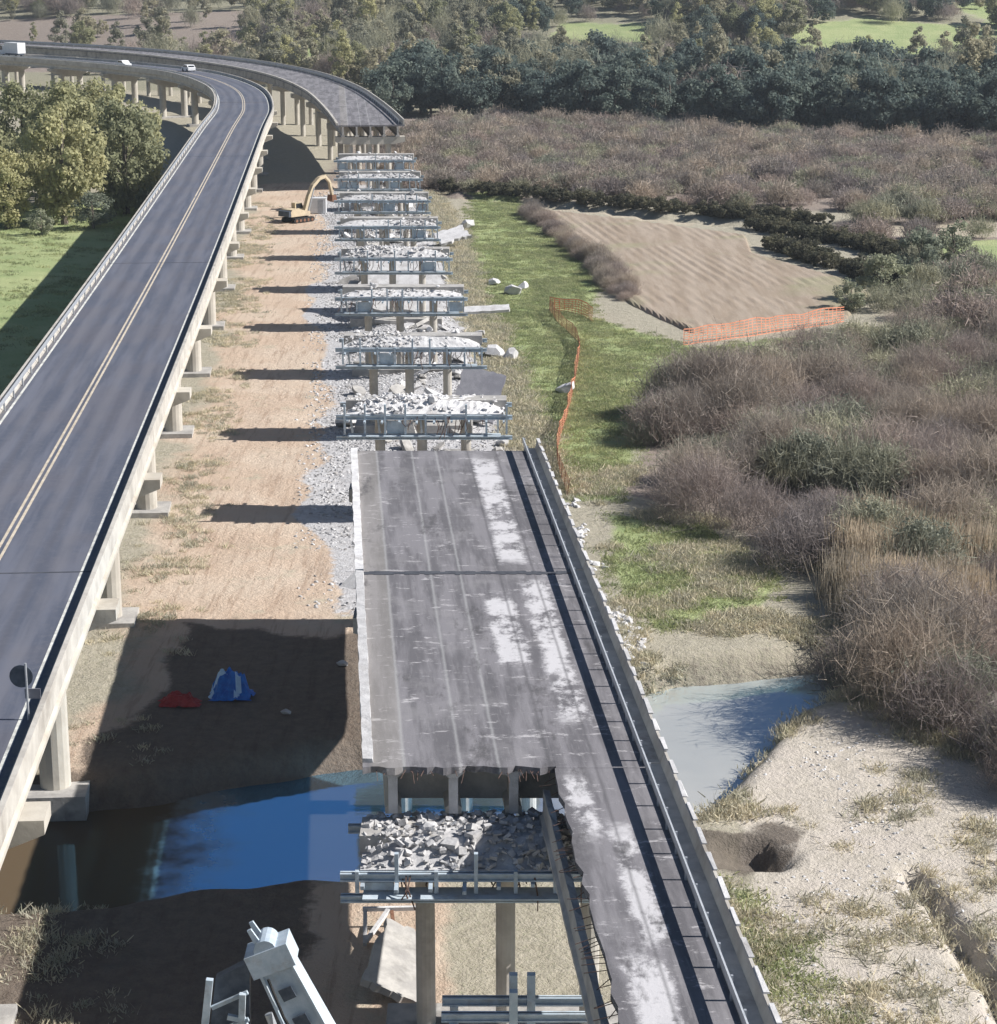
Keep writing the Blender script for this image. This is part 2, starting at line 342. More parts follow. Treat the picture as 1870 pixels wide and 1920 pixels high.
# ground sheet
def axis(a, b, fine, lo, hi, grow=1.10):
    mid = list(np.arange(a, b+1e-6, fine)); s = fine; p = a; left = []
    while p > lo: s *= grow; p -= s; left.append(p)
    s = fine; p = b; right = []
    while p < hi: s *= grow; p += s; right.append(p)
    return np.array(left[::-1]+mid+right)
gx = axis(-30, 42, 0.4, -1800, 1800, 1.07); gy = axis(60, 150, 0.4, -60, 3200, 1.022)
X, Y = np.meshgrid(gx, gy); Z = ground_h(X, Y)
nx, ny = len(gx), len(gy)
V = np.stack([X,Y,Z],-1).reshape(-1,3)
idx = np.arange(nx*ny).reshape(ny,nx)
F = np.stack([idx[:-1,:-1],idx[:-1,1:],idx[1:,1:],idx[1:,:-1]],-1).reshape(-1,4)
gm = bpy.data.meshes.new('ground'); gm.vertices.add(len(V)); gm.vertices.foreach_set('co', V.ravel())
gm.loops.add(F.size); gm.loops.foreach_set('vertex_index', F.ravel())
gm.polygons.add(len(F)); gm.polygons.foreach_set('loop_start', np.arange(0,F.size,4)); gm.polygons.foreach_set('loop_total', np.full(len(F),4))
gm.update(); gm.validate(); gm.polygons.foreach_set('use_smooth',[True]*len(F))
x = V[:,0]; y = V[:,1]; CX = oldc(y); e = (fbm(x,y,9,71,3)-0.5)
NX = np.interp(y, NEWC[:,1], NEWC[:,0])
riv_d, riv_w = pline(x,y,RIV)
w_tan = sstep(NX-2,NX+9,x+e*7)*sstep(-1.5,-5,x-CX-2+e*4)*sstep(58,66,y)*sstep(372,345,y)
w_grav = sstep(10.0,7.2,np.abs(x-CX-0.8+0.8*sstep(200,150,y))+e*7)*sstep(118,128,y)*sstep(365,345,y)
w_pale = inpoly(x,y,GRAVEL_R,1.6)
w_grass = np.maximum.reduce([
    inpoly(x,y,[(-4,345),(2,345),(8,312),(12,250),(9.5,228),(20,209),(37,221),(34,206),(24,198),(16,190),(11,166),(8.5,150),(5,150),(4,165),(0,200),(-3,250)],2.0),
    inpoly(x,y,[(8,146),(14,144),(18,131),(15,121),(9.5,120),(7.5,130)],1.5),
    inpoly(x,y,[(7,62),(14,62),(13.5,78),(11.5,84),(8,86)],1.5)*0.72,
    sstep(-36,-40,x-(NX+31))*0+sstep(-7,-10,x-NX)*sstep(60,100,y)*sstep(345,315,y),
    inpoly(x,y,[(54,285),(80,290),(80,250),(58,258)],3),
    meadow(x,y)])
w_mud_shade = np.maximum.reduce([inpoly(x+e*7,y+e*9,[(-19,95),(-19,121),(-6.5,120.5),(-6.5,106),(-9,95)],2.0), inpoly(x+e*7,y+e*9,[(-28,88),(-7.4,89),(-7.8,74),(-10,62),(-22,62)],2.6), sstep(4.5,1.0,riv_d-riv_w+e*2)*(1-0.55*sstep(2,7,x)), sstep(1.5,0.7,np.hypot((x-9.8)/3.4,(y-88.6)/2.6)+(fbm(x,y,2.2,281,3)-0.5)*1.3)*0.72])  # bank and hollow mud; both polygons darken soil to deepen the deck's shadow
RSC = [(47,303),(60,322),(110,312),(110,205),(60,209),(41,226),(49,246),(54,268)]
w_scrub = np.maximum.reduce([heath(x,y), inpoly(x,y,RSC,4), inpoly(x,y,THICK,2), inpoly(x,y,[(-30,350),(20,330),(110,300),(140,420),(40,470),(-28,500)],8)])
w_sand = np.maximum(inpoly(x,y,[(50,303),(95,312),(95,288),(52,292)],2.0), sstep(2.6,1.4,pline(x,y,[(-6,338,0),(12,322,0),(27,304.5,0)])[0]))
w_wood = np.maximum(sstep(440,470,y+x*0.35)*sstep(-30,-10,x), sstep(560,600,y))*(1-w_grass)*(1-heath(x,y))
for nm, cols in (('zoneA',(w_grass,w_tan,w_grav,w_pale)),('zoneB',(w_mud_shade,w_scrub,w_sand,w_wood))):
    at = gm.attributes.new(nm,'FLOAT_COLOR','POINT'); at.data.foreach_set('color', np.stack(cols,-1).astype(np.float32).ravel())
t = NT('river_plain_ground'); v = t.pos()
def zone(nm):
    a = t.n('ShaderNodeAttribute', attribute_name=nm); s = t.n('ShaderNodeSeparateColor'); t.t.links.new(a.outputs['Color'], s.inputs[0])
    return [s.outputs[0], s.outputs[1], s.outputs[2], a.outputs['Alpha']]
zA = zone('zoneA'); zB = zone('zoneB')
nzl = t.noise(0.25, v, 5, 0.7); nzm = t.noise(1.4, v, 5, 0.7); nzf = t.noise(7.0, v, 4, 0.7)
def sel(w, nz, amp=0.8, soft=0.16):
    q = t.math('ADD', w, t.math('MULTIPLY', t.math('SUBTRACT', nz, 0.5), amp)); return t.step(q, 0.5-soft, 0.5+soft)
def tri(a, b, c, nA=None, nB=None):
    return t.mix(t.step(nzf,0.5,0.72,0,0.8), t.mix(t.step(nA or nzm,0.36,0.64), a, b), c)
col = tri((0.38,0.345,0.27),(0.45,0.41,0.33),(0.33,0.33,0.22))
col = t.mix(sel(zB[3],nzl), col, tri((0.25,0.245,0.17),(0.33,0.31,0.23),(0.38,0.33,0.26)))
col = t.mix(sel(zB[1],nzl), col, tri((0.27,0.22,0.19),(0.33,0.275,0.24),(0.24,0.23,0.17)))
tan = t.mix(t.step(t.noise(0.12,v,4),0.4,0.62), (0.56,0.435,0.335), (0.6,0.49,0.39))
tan = t.mix(t.step(t.noise(1.1, t.scale(v,(1.6,0.12,1)), 4, 0.7),0.5,0.64,0,0.7), tan, (0.41,0.3,0.225))
tan = t.mix(t.step(nzm,0.6,0.72,0,0.4), tan, (0.62,0.53,0.43))
tan = t.mix(t.step(nzl,0.56,0.7,0,0.7), tan, (0.47,0.43,0.33))
col = t.mix(sel(zA[1],nzl), col, tan)
col = t.mix(sel(zA[0],nzl,0.9), col, t.mix(t.step(t.noise(0.07,v,4,0.6),0.42,0.62,0,0.6), tri((0.28,0.355,0.155),(0.345,0.4,0.19),(0.44,0.44,0.27),nzl), (0.43,0.46,0.235)))
col = t.mix(sel(zA[3],nzl,0.9), col, t.mix(t.step(nzl,0.45,0.62,0,0.7), tri((0.52,0.47,0.4),(0.59,0.535,0.465),(0.44,0.4,0.33)), (0.58,0.52,0.46)))
col = t.mix(sel(zB[2],nzm,0.5), col, tri((0.44,0.38,0.29),(0.52,0.46,0.36),(0.36,0.3,0.22)))
col = t.mix(sel(zA[2],nzm,0.9), col, tri((0.47,0.46,0.465),(0.58,0.575,0.585),(0.4,0.375,0.36)))
col = t.mix(t.math('MULTIPLY', sel(zB[0],nzm,0.8), 0.85), col, tri((0.095,0.078,0.066),(0.14,0.115,0.094),(0.07,0.06,0.055)))  # mud colour, darkened further to paint in the deck's shade
M['ground'] = t.principled(col, 0.95, 0, t.bump(t.math('ADD', t.math('MULTIPLY',nzm,1.0), t.math('MULTIPLY',nzf,0.4)), 0.9, 0.22), 0.15)
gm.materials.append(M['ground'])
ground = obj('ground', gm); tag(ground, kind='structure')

# river surface
def ribbon(pts, z, extra=1.5):
    m = MB(); L = []; Rr = []
    for i,(px,py,w) in enumerate(pts):
        a = np.array(pts[max(i-1,0)][:2]); b = np.array(pts[min(i+1,len(pts)-1)][:2]); d = (b-a)/np.linalg.norm(b-a); n = np.array((-d[1],d[0]))
        L.append((px+n[0]*(w+extra), py+n[1]*(w+extra), z)); Rr.append((px-n[0]*(w+extra), py-n[1]*(w+extra), z))
    for i in range(len(pts)-1): m.poly([Rr[i],Rr[i+1],L[i+1],L[i]])
    return m
river = ribbon(RIV, -1.5, 3.0).build('river', M['water'], fix=False); tag(river, kind='structure')

# ploughed field with real furrows
def make_field():
    ca,sa = math.cos(R(8.5)),math.sin(R(8.5)); us = np.arange(38,92,0.28); vs_ = np.arange(205,325,2.0)
    UU,VV = np.meshgrid(us,vs_); XX = UU*ca-VV*sa; YY = UU*sa+VV*ca; ins = inpoly(XX,YY,FIELD,0.6)
    fur = np.sin(UU/1.4*2*math.pi+1.3*fbm(XX,YY,20,93,2))*0.5+0.5
    ZZ = ground_h(XX,YY)*0.5+0.35+fur*0.09*sstep(0.3,0.7,fbm(XX,YY,8,91,3))+(fbm(XX,YY,1.2,95,2)-0.5)*0.12 - (1-ins)*1.2
    n = len(us); m = len(vs_); vv = np.stack([XX,YY,ZZ],-1).reshape(-1,3)
    keep = ins>0.02; ff = []
    for j in range(m-1):
        for i in range(n-1):
            if keep[j,i] or keep[j+1,i+1] or keep[j,i+1] or keep[j+1,i]: ff.append((j*n+i,j*n+i+1,(j+1)*n+i+1,(j+1)*n+i))
    me = bpy.data.meshes.new('ploughed_field'); me.from_pydata(vv.tolist(),[],ff); me.update()
    t = NT('tilled_pinkish_soil'); v = t.pos(); rot = t.n('ShaderNodeMapping'); t.put(rot.inputs[0], v); rot.inputs['Rotation'].default_value=(0,0,-R(8.5)); rot.inputs['Scale'].default_value=(1,0.08,1)
    c = t.mix(t.step(t.noise(0.6, rot.outputs[0], 4, 0.7),0.38,0.62), (0.33,0.265,0.205), (0.4,0.33,0.265)); c = t.mix(t.step(t.noise(0.06,v,3),0.5,0.66,0,0.6), c, (0.3,0.3,0.18))
    me.materials.append(t.principled(c, 0.95, 0, t.bump(t.noise(4,v,5,0.7),0.7,0.1), 0.1)); return me
fld = obj('ploughed_field', make_field()); tag(fld, kind='structure')

# ------------------------------------------------------------------ sweeps along a road line
def frames(path):
    d = np.gradient(path, axis=0); d /= np.linalg.norm(d,axis=1)[:,None]; return np.stack([d[:,1],-d[:,0]],-1)   # unit vectors to the right
def sweep(path, prof, z=0.0, nrm=None, closed=True, caps=True):
    """prof: list of (offset to the right, height)"""
    nrm = frames(path) if nrm is None else nrm; m = MB(); k = len(prof)
    for p,n in zip(path,nrm):
        for o,h in prof: m.v.append((p[0]+n[0]*o, p[1]+n[1]*o, z+h))
    for i in range(len(path)-1):
        for j in range(k if closed else k-1):
            a = i*k+j; b = i*k+(j+1)%k; m.f.append((a,b,b+k,a+k))
    if closed and caps: m.f.append(tuple(range(k))); m.f.append(tuple((len(path)-1)*k+j for j in reversed(range(k))))
    return m
def rect(a,b,z0,z1): return [(a,z0),(b,z0),(b,z1),(a,z1)]
def at_len(path, s):
    seg = np.linalg.norm(np.diff(path,axis=0),axis=1); L = np.concatenate([[0],np.cumsum(seg)])
    px = np.interp(s,L,path[:,0]); py = np.interp(s,L,path[:,1]); d = np.array([np.interp(s+1,L,path[:,0])-np.interp(s-1,L,path[:,0]), np.interp(s+1,L,path[:,1])-np.interp(s-1,L,path[:,1])])
    d /= np.linalg.norm(d); return px,py,d,L[-1]
def at_y(path, yy):
    seg = np.linalg.norm(np.diff(path,axis=0),axis=1); L = np.concatenate([[0],np.cumsum(seg)]); return float(np.interp(yy, path[:,1], L))

# ---- road viaduct in use
nv = empty('road_viaduct', (0,0,0), 0, 'long concrete viaduct still in use, dark asphalt road curving away to the left', 'viaduct')
prof = [(-4.85,-0.06)]+[(o_,0.0) for o_ in np.linspace(-4.85,4.85,13)]+[(4.85,-0.06)]
rs = sweep(NEWC, prof, DECK).build('road_surface', M['asphalt'], nv)
_L = np.concatenate([[0],np.cumsum(np.linalg.norm(np.diff(NEWC,axis=0),axis=1))])
rs.data.attributes.new('across','FLOAT','POINT').data.foreach_set('value', np.tile(np.array([p_[0] for p_ in prof],np.float32), len(NEWC)))
rs.data.attributes.new('along','FLOAT','POINT').data.foreach_set('value', np.repeat(_L.astype(np.float32), len(prof)))
sweep(NEWC, rect(-5.24,5.24,-0.36,-0.062), DECK).build('deck_slab', M['concrete'], nv)
for o in (-4.7,-1.6,1.6,4.7):
    w = 0.5
    sweep(NEWC, [(o-0.4,-1.6),(o+0.4,-1.6),(o+0.4,-1.4),(o+0.2,-1.25),(o+0.2,-0.75),(o+w,-0.6),(o+w,-0.362),(o-w,-0.362),(o-w,-0.6),(o-0.2,-0.75),(o-0.2,-1.25),(o-0.4,-1.4)], DECK).build('girder', M['concrete_cream'], nv)
sweep(NEWC, [(4.86,-0.06),(5.3,-0.5),(5.3,0.52),(5.08,0.52),(4.95,0.12),(4.86,0.1)], DECK).build('parapet', M['concrete'], nv)
sweep(NEWC, [(-4.86,-0.06),(-4.86,0.1),(-4.95,0.12),(-5.08,0.52),(-5.3,0.52),(-5.3,-0.5)], DECK).build('parapet', M['concrete'], nv)
for o,mt in ((-4.45,'white_line'),(4.4,'white_line')):
    sweep(NEWC, rect(o-0.08,o+0.08,0.004,0.010), DECK).build('edge_line', M[mt], nv)
for o in (-0.17,0.17):
    sweep(NEWC, rect(o-0.075,o+0.075,0.004,0.010), DECK).build('centre_line', M['cream_line'], nv)
def guard_rail(path, off, zb, parent, spacing=4.0):
    rail = sweep(path, [(off-0.04,zb+0.5),(off+0.04,zb+0.54),(off+0.04,zb+0.76),(off-0.04,zb+0.8)], DECK).build('guard_rail', M['galv'], parent)
    pm = MB().box(-0.05,0.05,-0.06,0.06,0,0.74).mesh('post', M['galv']); _,_,_,L = at_len(path,0); s = 1.0
    while s < L:
        px,py,d,_ = at_len(path,s); r = (d[1],-d[0]); obj('post', pm, rail, loc=(px+r[0]*off,py+r[1]*off,DECK+zb)); s += spacing
guard_rail(NEWC, -4.72, 0.0, nv)
s0 = at_y(NEWC, 96.5); _,_,_,NL = at_len(NEWC,0)
cap_prof = [(-4.6,0.3),(-1.6,-0.6),(1.6,-0.6),(4.6,0.3),(6.0,0.85),(6.0,1.4),(-6.0,1.4),(-6.0,0.85)]
for k in range(-3, 30):
    s = s0+25*k
    if s < 2 or s > NL-2: continue
    px,py,d,_ = at_len(NEWC,s); ang = math.atan2(d[1],d[0])-math.pi/2
    g = zat(px,py)
    p = MB().prism(cap_prof, 'y', -0.9, 0.9)
    cap = p.build('pier', M['concrete_cream'], nv, loc=(px,py,DECK-3.02), rot=(0,0,ang))
    for cxo in (-2.6,2.6): MB().tube([(cxo,0,g-1.0-(DECK-3.02)),(cxo,0,0.5)], 0.75, 16).build('column', M['concrete_cream'], cap, smooth=False)
    MB().box(-4.2,4.2,-1.6,1.6,g-1.5-(DECK-3.02),g+0.35-(DECK-3.02)).build('footing', M['concrete_old'], cap)
    if k%4: continue
    a = np.array([px,py]); r = np.array([d[1],-d[0]])
    q = [a-r*4.84-d*0.07, a+r*4.84-d*0.07, a+r*4.84+d*0.07, a-r*4.84+d*0.07]
    MB().hexa([(w[0],w[1],DECK-0.03) for w in q]+[(w[0],w[1],DECK+0.013) for w in q]).build('expansion_joint', M['joint'], nv)

# ---- old viaduct, remaining far section
ov = empty('old_viaduct', (0,0,0), 0, 'curved old viaduct deck left standing beyond the gap, piers still under it', 'viaduct')
sweep(OLDFAR, rect(-5.5,5.5,-0.25,0.0), DECK).build('deck_slab', M['old_deck'], ov)
for o in (-4.4,-2.2,0,2.2,4.4):
    sweep(OLDFAR, [(o-0.3,-1.9),(o+0.3,-1.9),(o+0.3,-1.7),(o+0.14,-1.6),(o+0.14,-0.252),(o-0.14,-0.252),(o-0.14,-1.6),(o-0.3,-1.7)], DECK).build('girder', M['concrete_old'], ov)
sweep(OLDFAR, [(5.22,0.003),(5.5,0.003),(5.5,0.85),(5.3,0.85)], DECK).build('parapet', M['concrete'], ov)
sweep(OLDFAR, rect(-5.5,-5.15,0.003,0.35), DECK).build('kerb', M['concrete'], ov)
guard_rail(OLDFAR, 4.6, 0.0, ov)
_,_,_,OL = at_len(OLDFAR,0)
for k in range(14):
    s = 1.2+25*k
    if s > OL-3: break
    px,py,d,_ = at_len(OLDFAR,s); ang = math.atan2(d[1],d[0])-math.pi/2; g = zat(px,py)
    cap = MB().prism([(-5.6,0.4),(-3.9,0),(3.9,0),(5.6,0.4),(5.6,1.2),(-5.6,1.2)],'y',-0.9,0.9).build('pier', M['concrete_cream'], ov, loc=(px,py,DECK-3.11), rot=(0,0,ang))
    for o in (-3.3,-0.2,2.9): MB().tube([(o,0,g-1-(DECK-3.11)),(o,0,0.3)], 0.5, 14).build('column', M['concrete_cream'], cap)

# ---- old viaduct, remaining near deck spans
def dpath(d0, d1, step=1.25):
    ys = np.linspace(d0,d1,max(2,int((d1-d0)/step)+1)); return np.stack([oldc(ys),ys],-1)
def xn(path): return np.tile(np.array([[1.0,0.0]]),(len(path),1))
def jag_slab(d0, d1, a, b, jag0=0.0, jag_a=0.0):
    """deck slab with an irregular broken near edge (jag0) or broken left edge (jag_a)"""
    m = MB(); na = int((b-a)/0.28); nd = int((d1-d0)/0.8); top = {}; bot = {}
    rj = [random.uniform(-1,1) for _ in range(na+1)]; ra = [random.uniform(-1,1) for _ in range(nd+1)]
    for i in range(na+1):
        for j in range(nd+1):
            tt_ = a+(b-a)*i/na; dd = d0+(d1-d0)*j/nd
            if j==0: dd += jag0*rj[i]
            if i==0: tt_ += jag_a*ra[j]
            xx = oldc(dd)+tt_
            top[i,j] = len(m.v); m.v.append((xx,dd,DECK))
            lo = 0.1*rj[i] if j==0 and jag0 else 0
            bot[i,j] = len(m.v); m.v.append((xx,dd+lo,DECK-0.25))
    for i in range(na):
        for j in range(nd):
            m.f.append((top[i,j],top[i+1,j],top[i+1,j+1],top[i,j+1])); m.f.append((bot[i,j],bot[i,j+1],bot[i+1,j+1],bot[i+1,j]))
    for i in range(na):
        m.f.append((bot[i,0],bot[i+1,0],top[i+1,0],top[i,0])); m.f.append((bot[i+1,nd],bot[i,nd],top[i,nd],top[i+1,nd]))
    for j in range(nd):
        m.f.append((bot[0,j+1],bot[0,j],top[0,j],top[0,j+1])); m.f.append((bot[na,j],bot[na,j+1],top[na,j+1],top[na,j]))
    return m
def girder(d0, d1, o, parent, mat='concrete_old'):
    pth = dpath(d0,d1,6); return sweep(pth, [(o-0.3,-1.95),(o+0.3,-1.95),(o+0.3,-1.72),(o+0.13,-1.58),(o+0.13,-0.5),(o+0.3,-0.4),(o+0.3,-0.252),(o-0.3,-0.252),(o-0.3,-0.4),(o-0.13,-0.5),(o-0.13,-1.58),(o-0.3,-1.72)], DECK, xn(pth)).build('girder', M[mat], parent)
def right_edge(d0, d1, parent):
    pth = dpath(d0,d1,2.0); nn = xn(pth)
    sweep(pth, rect(4.72,5.5,0.003,0.16), DECK, nn).build('walkway', M['concrete_old'], parent)
    par = sweep(pth, [(5.27,0.163),(5.5,0.163),(5.5,0.62),(5.4,0.62)], DECK, nn).build('parapet', M['concrete'], parent)
    rail = sweep(pth, [(4.55,0.52),(4.62,0.55),(4.62,0.78),(4.55,0.81)], DECK, nn).build('guard_rail', M['galv'], parent)
    d = d0+0.6
    while d < d1:
        x0 = oldc(d)
        MB().box(x0+4.63,x0+4.7,d-0.05,d+0.05,DECK+0.003,DECK+0.79).build('post', M['galv'], rail)
        q = random.uniform(0.5,0.85); MB().hexa([(oldc(yy)+a_+random.uniform(-0.03,0.03),yy,zz) for zz in (DECK+0.623,DECK+0.68+random.uniform(-0.02,0.03)) for a_,yy in ((5.41,d-q),(5.56,d-q),(5.56,d+q),(5.41,d+q))]).build('coping_piece', M['concrete_pale'], par)
        d += 2.0
def left_edge(d0, d1, parent):
    pth = dpath(d0,d1,0.6); nn = xn(pth); m = sweep(pth, rect(-5.5,-5.12,0.003,0.17), DECK, nn)
    m.v = [(v_[0]+random.uniform(-0.025,0.025), v_[1], v_[2]+(random.uniform(-0.02,0.02) if v_[2]>DECK+0.1 else 0)) for v_ in m.v]
    m.build('kerb', M['concrete_pale'], parent)

J0, J1, J2 = 72.2, 96.6, 121.5
sp = empty('deck_span', (oldc(J1),J1,0), 0, 'far span of the remaining old deck, pale screed strip, ending at the bare piers', 'bridge deck')
sp.location = (0,0,0)
jag_slab(J1+0.12, J2, -5.5, 5.5).build('deck_slab', M['old_deck'], sp)
for o in (-4.4,-2.2,0,2.2,4.4): girder(J1+0.1, J2, o, sp)
right_edge(J1+0.1, J2, sp); left_edge(J1+0.1, J2, sp)
jm = MB(); jn = 40
for k in range(jn):
    xa = oldc(J1)-5.1+9.6*k/jn; xb = oldc(J1)-5.1+9.6*(k+1)/jn; w1 = random.uniform(0.14,0.34); jm.box(xa,xb-0.002,J1-w1,J1+random.uniform(0.14,0.34),DECK+0.004,DECK+0.02)
jm.build('expansion_joint', M['joint'], sp)
# stubs of bars and broken end at the gap
m = MB()
for k in range(34):
    tt_ = random.uniform(-5.3,5.2); m.bar((oldc(J2)+tt_,J2-0.1,DECK-0.12),(oldc(J2)+tt_+random.uniform(-0.2,0.2),J2+random.uniform(0.2,0.9),DECK-0.12-random.uniform(0,0.3)),0.02)
m.build('reinforcing_bars', M['rust_dark'], sp)

sn = empty('deck_span', (0,0,0), 0, 'near span of the remaining old deck, broken off end showing open girders', 'bridge deck')
jag_slab(J0, J1-0.12, -5.5, 1.5, 0.12).build('deck_slab', M['old_deck'], sn)
jag_slab(J0-0.1, J1-0.12, 1.503, 5.5).build('deck_slab', M['old_deck'], sn)
for o in (-4.4,-2.2,0,2.2,4.4): girder(J0+0.3, J1-0.1, o, sn, 'concrete_cream')
right_edge(J0, J1-0.1, sn); left_edge(J0+0.4, J1-0.1, sn)
for a,b in ((-4.4,-2.2),(-2.2,0),(0,2.2),(2.2,4.4)):
    MB().box(oldc(J0+1.6)+a+0.135,oldc(J0+1.6)+b-0.135,J0+1.7,J0+2.0,DECK-1.93,DECK-0.255).build('diaphragm', M['concrete_old'], sn)
for o in (-4.4,-2.2,0.0):
    xe = oldc(J0+0.3)+o
    MB().hexa([(xe-0.17,J0+0.18,DECK-1.9),(xe+0.17,J0+0.18,DECK-1.9),(xe+0.17,J0+0.3,DECK-1.9),(xe-0.17,J0+0.3,DECK-1.9),(xe-0.17,J0+0.18,DECK-0.5),(xe+0.17,J0+0.18,DECK-0.5),(xe+0.17,J0+0.3,DECK-0.5),(xe-0.17,J0+0.3,DECK-0.5)]).build('girder_end', M['concrete_pale'], sn)
    MB().prism([(xe-0.17,DECK-0.5),(xe+0.17,DECK-0.5),(xe+0.45,DECK-0.26),(xe-0.45,DECK-0.26)],'y',J0+0.18,J0+0.3).build('girder_end', M['concrete_pale'], sn)
m = MB()
for k in range(22):
    tt_ = random.uniform(-5.3,1.4); m.bar((oldc(J0)+tt_,J0+0.2,DECK-0.12),(oldc(J0)+tt_+random.uniform(-0.25,0.25),J0-random.uniform(0.2,0.8),DECK-0.12-random.uniform(0,0.3)),0.02)
m.build('reinforcing_bars', M['rust_dark'], sn)

st = empty('deck_strip', (0,0,0), 0, 'narrow strip of old deck left along the parapet, coming towards the camera', 'bridge deck')
jag_slab(34, J0-0.12, 1.4, 5.5, 0.0, 0.10).build('deck_slab', M['old_deck'], st)
for o in (2.2,4.4): girder(34, J0-0.1, o, st)
right_edge(34, J0-0.1, st)
m = MB()
for k in range(70):
    d = random.uniform(36,J0-0.5); m.bar((oldc(d)+1.5,d,DECK-0.12),(oldc(d)+1.4-random.uniform(0.2,0.7),d+random.uniform(-0.2,0.2),DECK-0.15-random.uniform(0,0.3)),0.02)
m.build('reinforcing_bars', M['rust_dark'], st)
pth = dpath(36,J0-0.3,0.7); cut = sweep(pth, [(0.9,-1.95),(1.36,-1.95),(1.36,-1.8),(1.25,-1.7),(1.25,-0.75),(1.02,-0.75),(1.02,-1.7),(0.9,-1.8)], DECK, xn(pth))
cut.v = [(q[0]+random.uniform(-0.015,0.015),q[1],q[2]+(random.uniform(-0.08,0.03) if q[2]>DECK-1 else 0)) for q in cut.v]
cut.build('cut_girder', M['concrete_old'], st)

# ------------------------------------------------------------------ rubble meshes
def chunk_mesh(name, mat, n=1, seed=0, flat=0.6):
    r = random.Random(seed); bm = bmesh.new(); bmesh.ops.create_icosphere(bm, subdivisions=1, radius=0.5)
    for v_ in bm.verts: v_.co *= r.uniform(0.7,1.25)
    for v_ in bm.verts: v_.co.x *= r.uniform(0.95,1.05)*1.2; v_.co.z *= flat
    # plane cuts for broken faces
    for k in range(5):
        n_ = Vector((r.gauss(0,1),r.gauss(0,1),r.gauss(0,1))).normalized(); o = n_*r.uniform(0.2,0.34)
        res = bmesh.ops.bisect_plane(bm, geom=bm.verts[:]+bm.edges[:]+bm.faces[:], plane_co=o, plane_no=n_, clear_outer=True)
        ed = [e_ for e_ in bm.edges if e_.is_boundary]
        if ed: bmesh.ops.contextual_create(bm, geom=ed)
    bmesh.ops.recalc_face_normals(bm, faces=bm.faces)
    me = bpy.data.meshes.new(name); bm.to_mesh(me); bm.free(); me.materials.append(mat); return me
CH = [chunk_mesh('concrete_chunk', M['concrete_pale'], 1, 100+i, random.choice((0.45,0.6,0.8))) for i in range(8)]
M['rubble_dust'] = mat_rough('dusty_grey_rubble', (0.42,0.41,0.41), (0.55,0.545,0.55), 1.2, 0.95, 0.7, (0.36,0.32,0.29), rnd=0.35)
CHD = [chunk_mesh('dusty_chunk', M['rubble_dust'], 1, 140+i, random.choice((0.4,0.55,0.7))) for i in range(7)]+[CH[0]]
def heap_mesh(name, w, d, n, hmax, seed, mat, smin=0.15, smax=0.6, density=lambda u,v:1.0):
    r = random.Random(seed); m = MB(); k = 0
    nu, nv_ = 46, 16; b0 = len(m.v)
    for jj in range(nv_+1):
        for ii in range(nu+1):
            uu = -1+2*ii/nu; ww = -1+2*jj/nv_; yy = ww*d/2-0.3; q = max(abs(uu)**6,abs(ww)**6)
            m.v.append((uu*w/2, ww*d/2, (0.62*max(0,1-max(0,abs(yy)-0.95)/1.1)+0.12*r.random())*(1-q)-0.06*q))
    for jj in range(nv_):
        for ii in range(nu): a = b0+jj*(nu+1)+ii; m.f.append((a,a+1,a+nu+2,a+nu+1))
    while k < n:
        u = r.uniform(-1,1); v_ = r.uniform(-1,1); q = density(u,v_)
        if r.random() > q: continue
        s = r.uniform(smin,smax)*(1.6 if r.random()<0.08 else 1); z = hmax*q*r.random()*max(0.0,1-max(abs(u),abs(v_))**3)
        z += 0.58*max(0,1-max(0,abs(v_*d/2-0.3)-0.95)/1.1)
        m.obox((u*w/2,v_*d/2,z+s*0.2),(s*r.uniform(0.8,1.6),s*r.uniform(0.6,1.2),s*r.uniform(0.3,0.8)),(r.uniform(-0.6,0.6),r.uniform(-0.6,0.6),r.uniform(0,3.1)),0.25,r); k += 1
    return m.mesh(name, mat)
HEAP = [heap_mesh('debris', 10.8, 3.9, nn_, 0.3, 300+i, M['concrete_pale'], 0.05, 0.24, dn) for i,(nn_,dn) in enumerate(((900,lambda u,v:1.0),(420,lambda u,v:0.15+0.85*max(0,1-abs(u+0.4)*1.3)),(380,lambda u,v:0.12+0.88*max(0,1-abs(u-0.5)*1.5)),(300,lambda u,v:0.3+0.7*max(0,1-abs(u)*2))))]

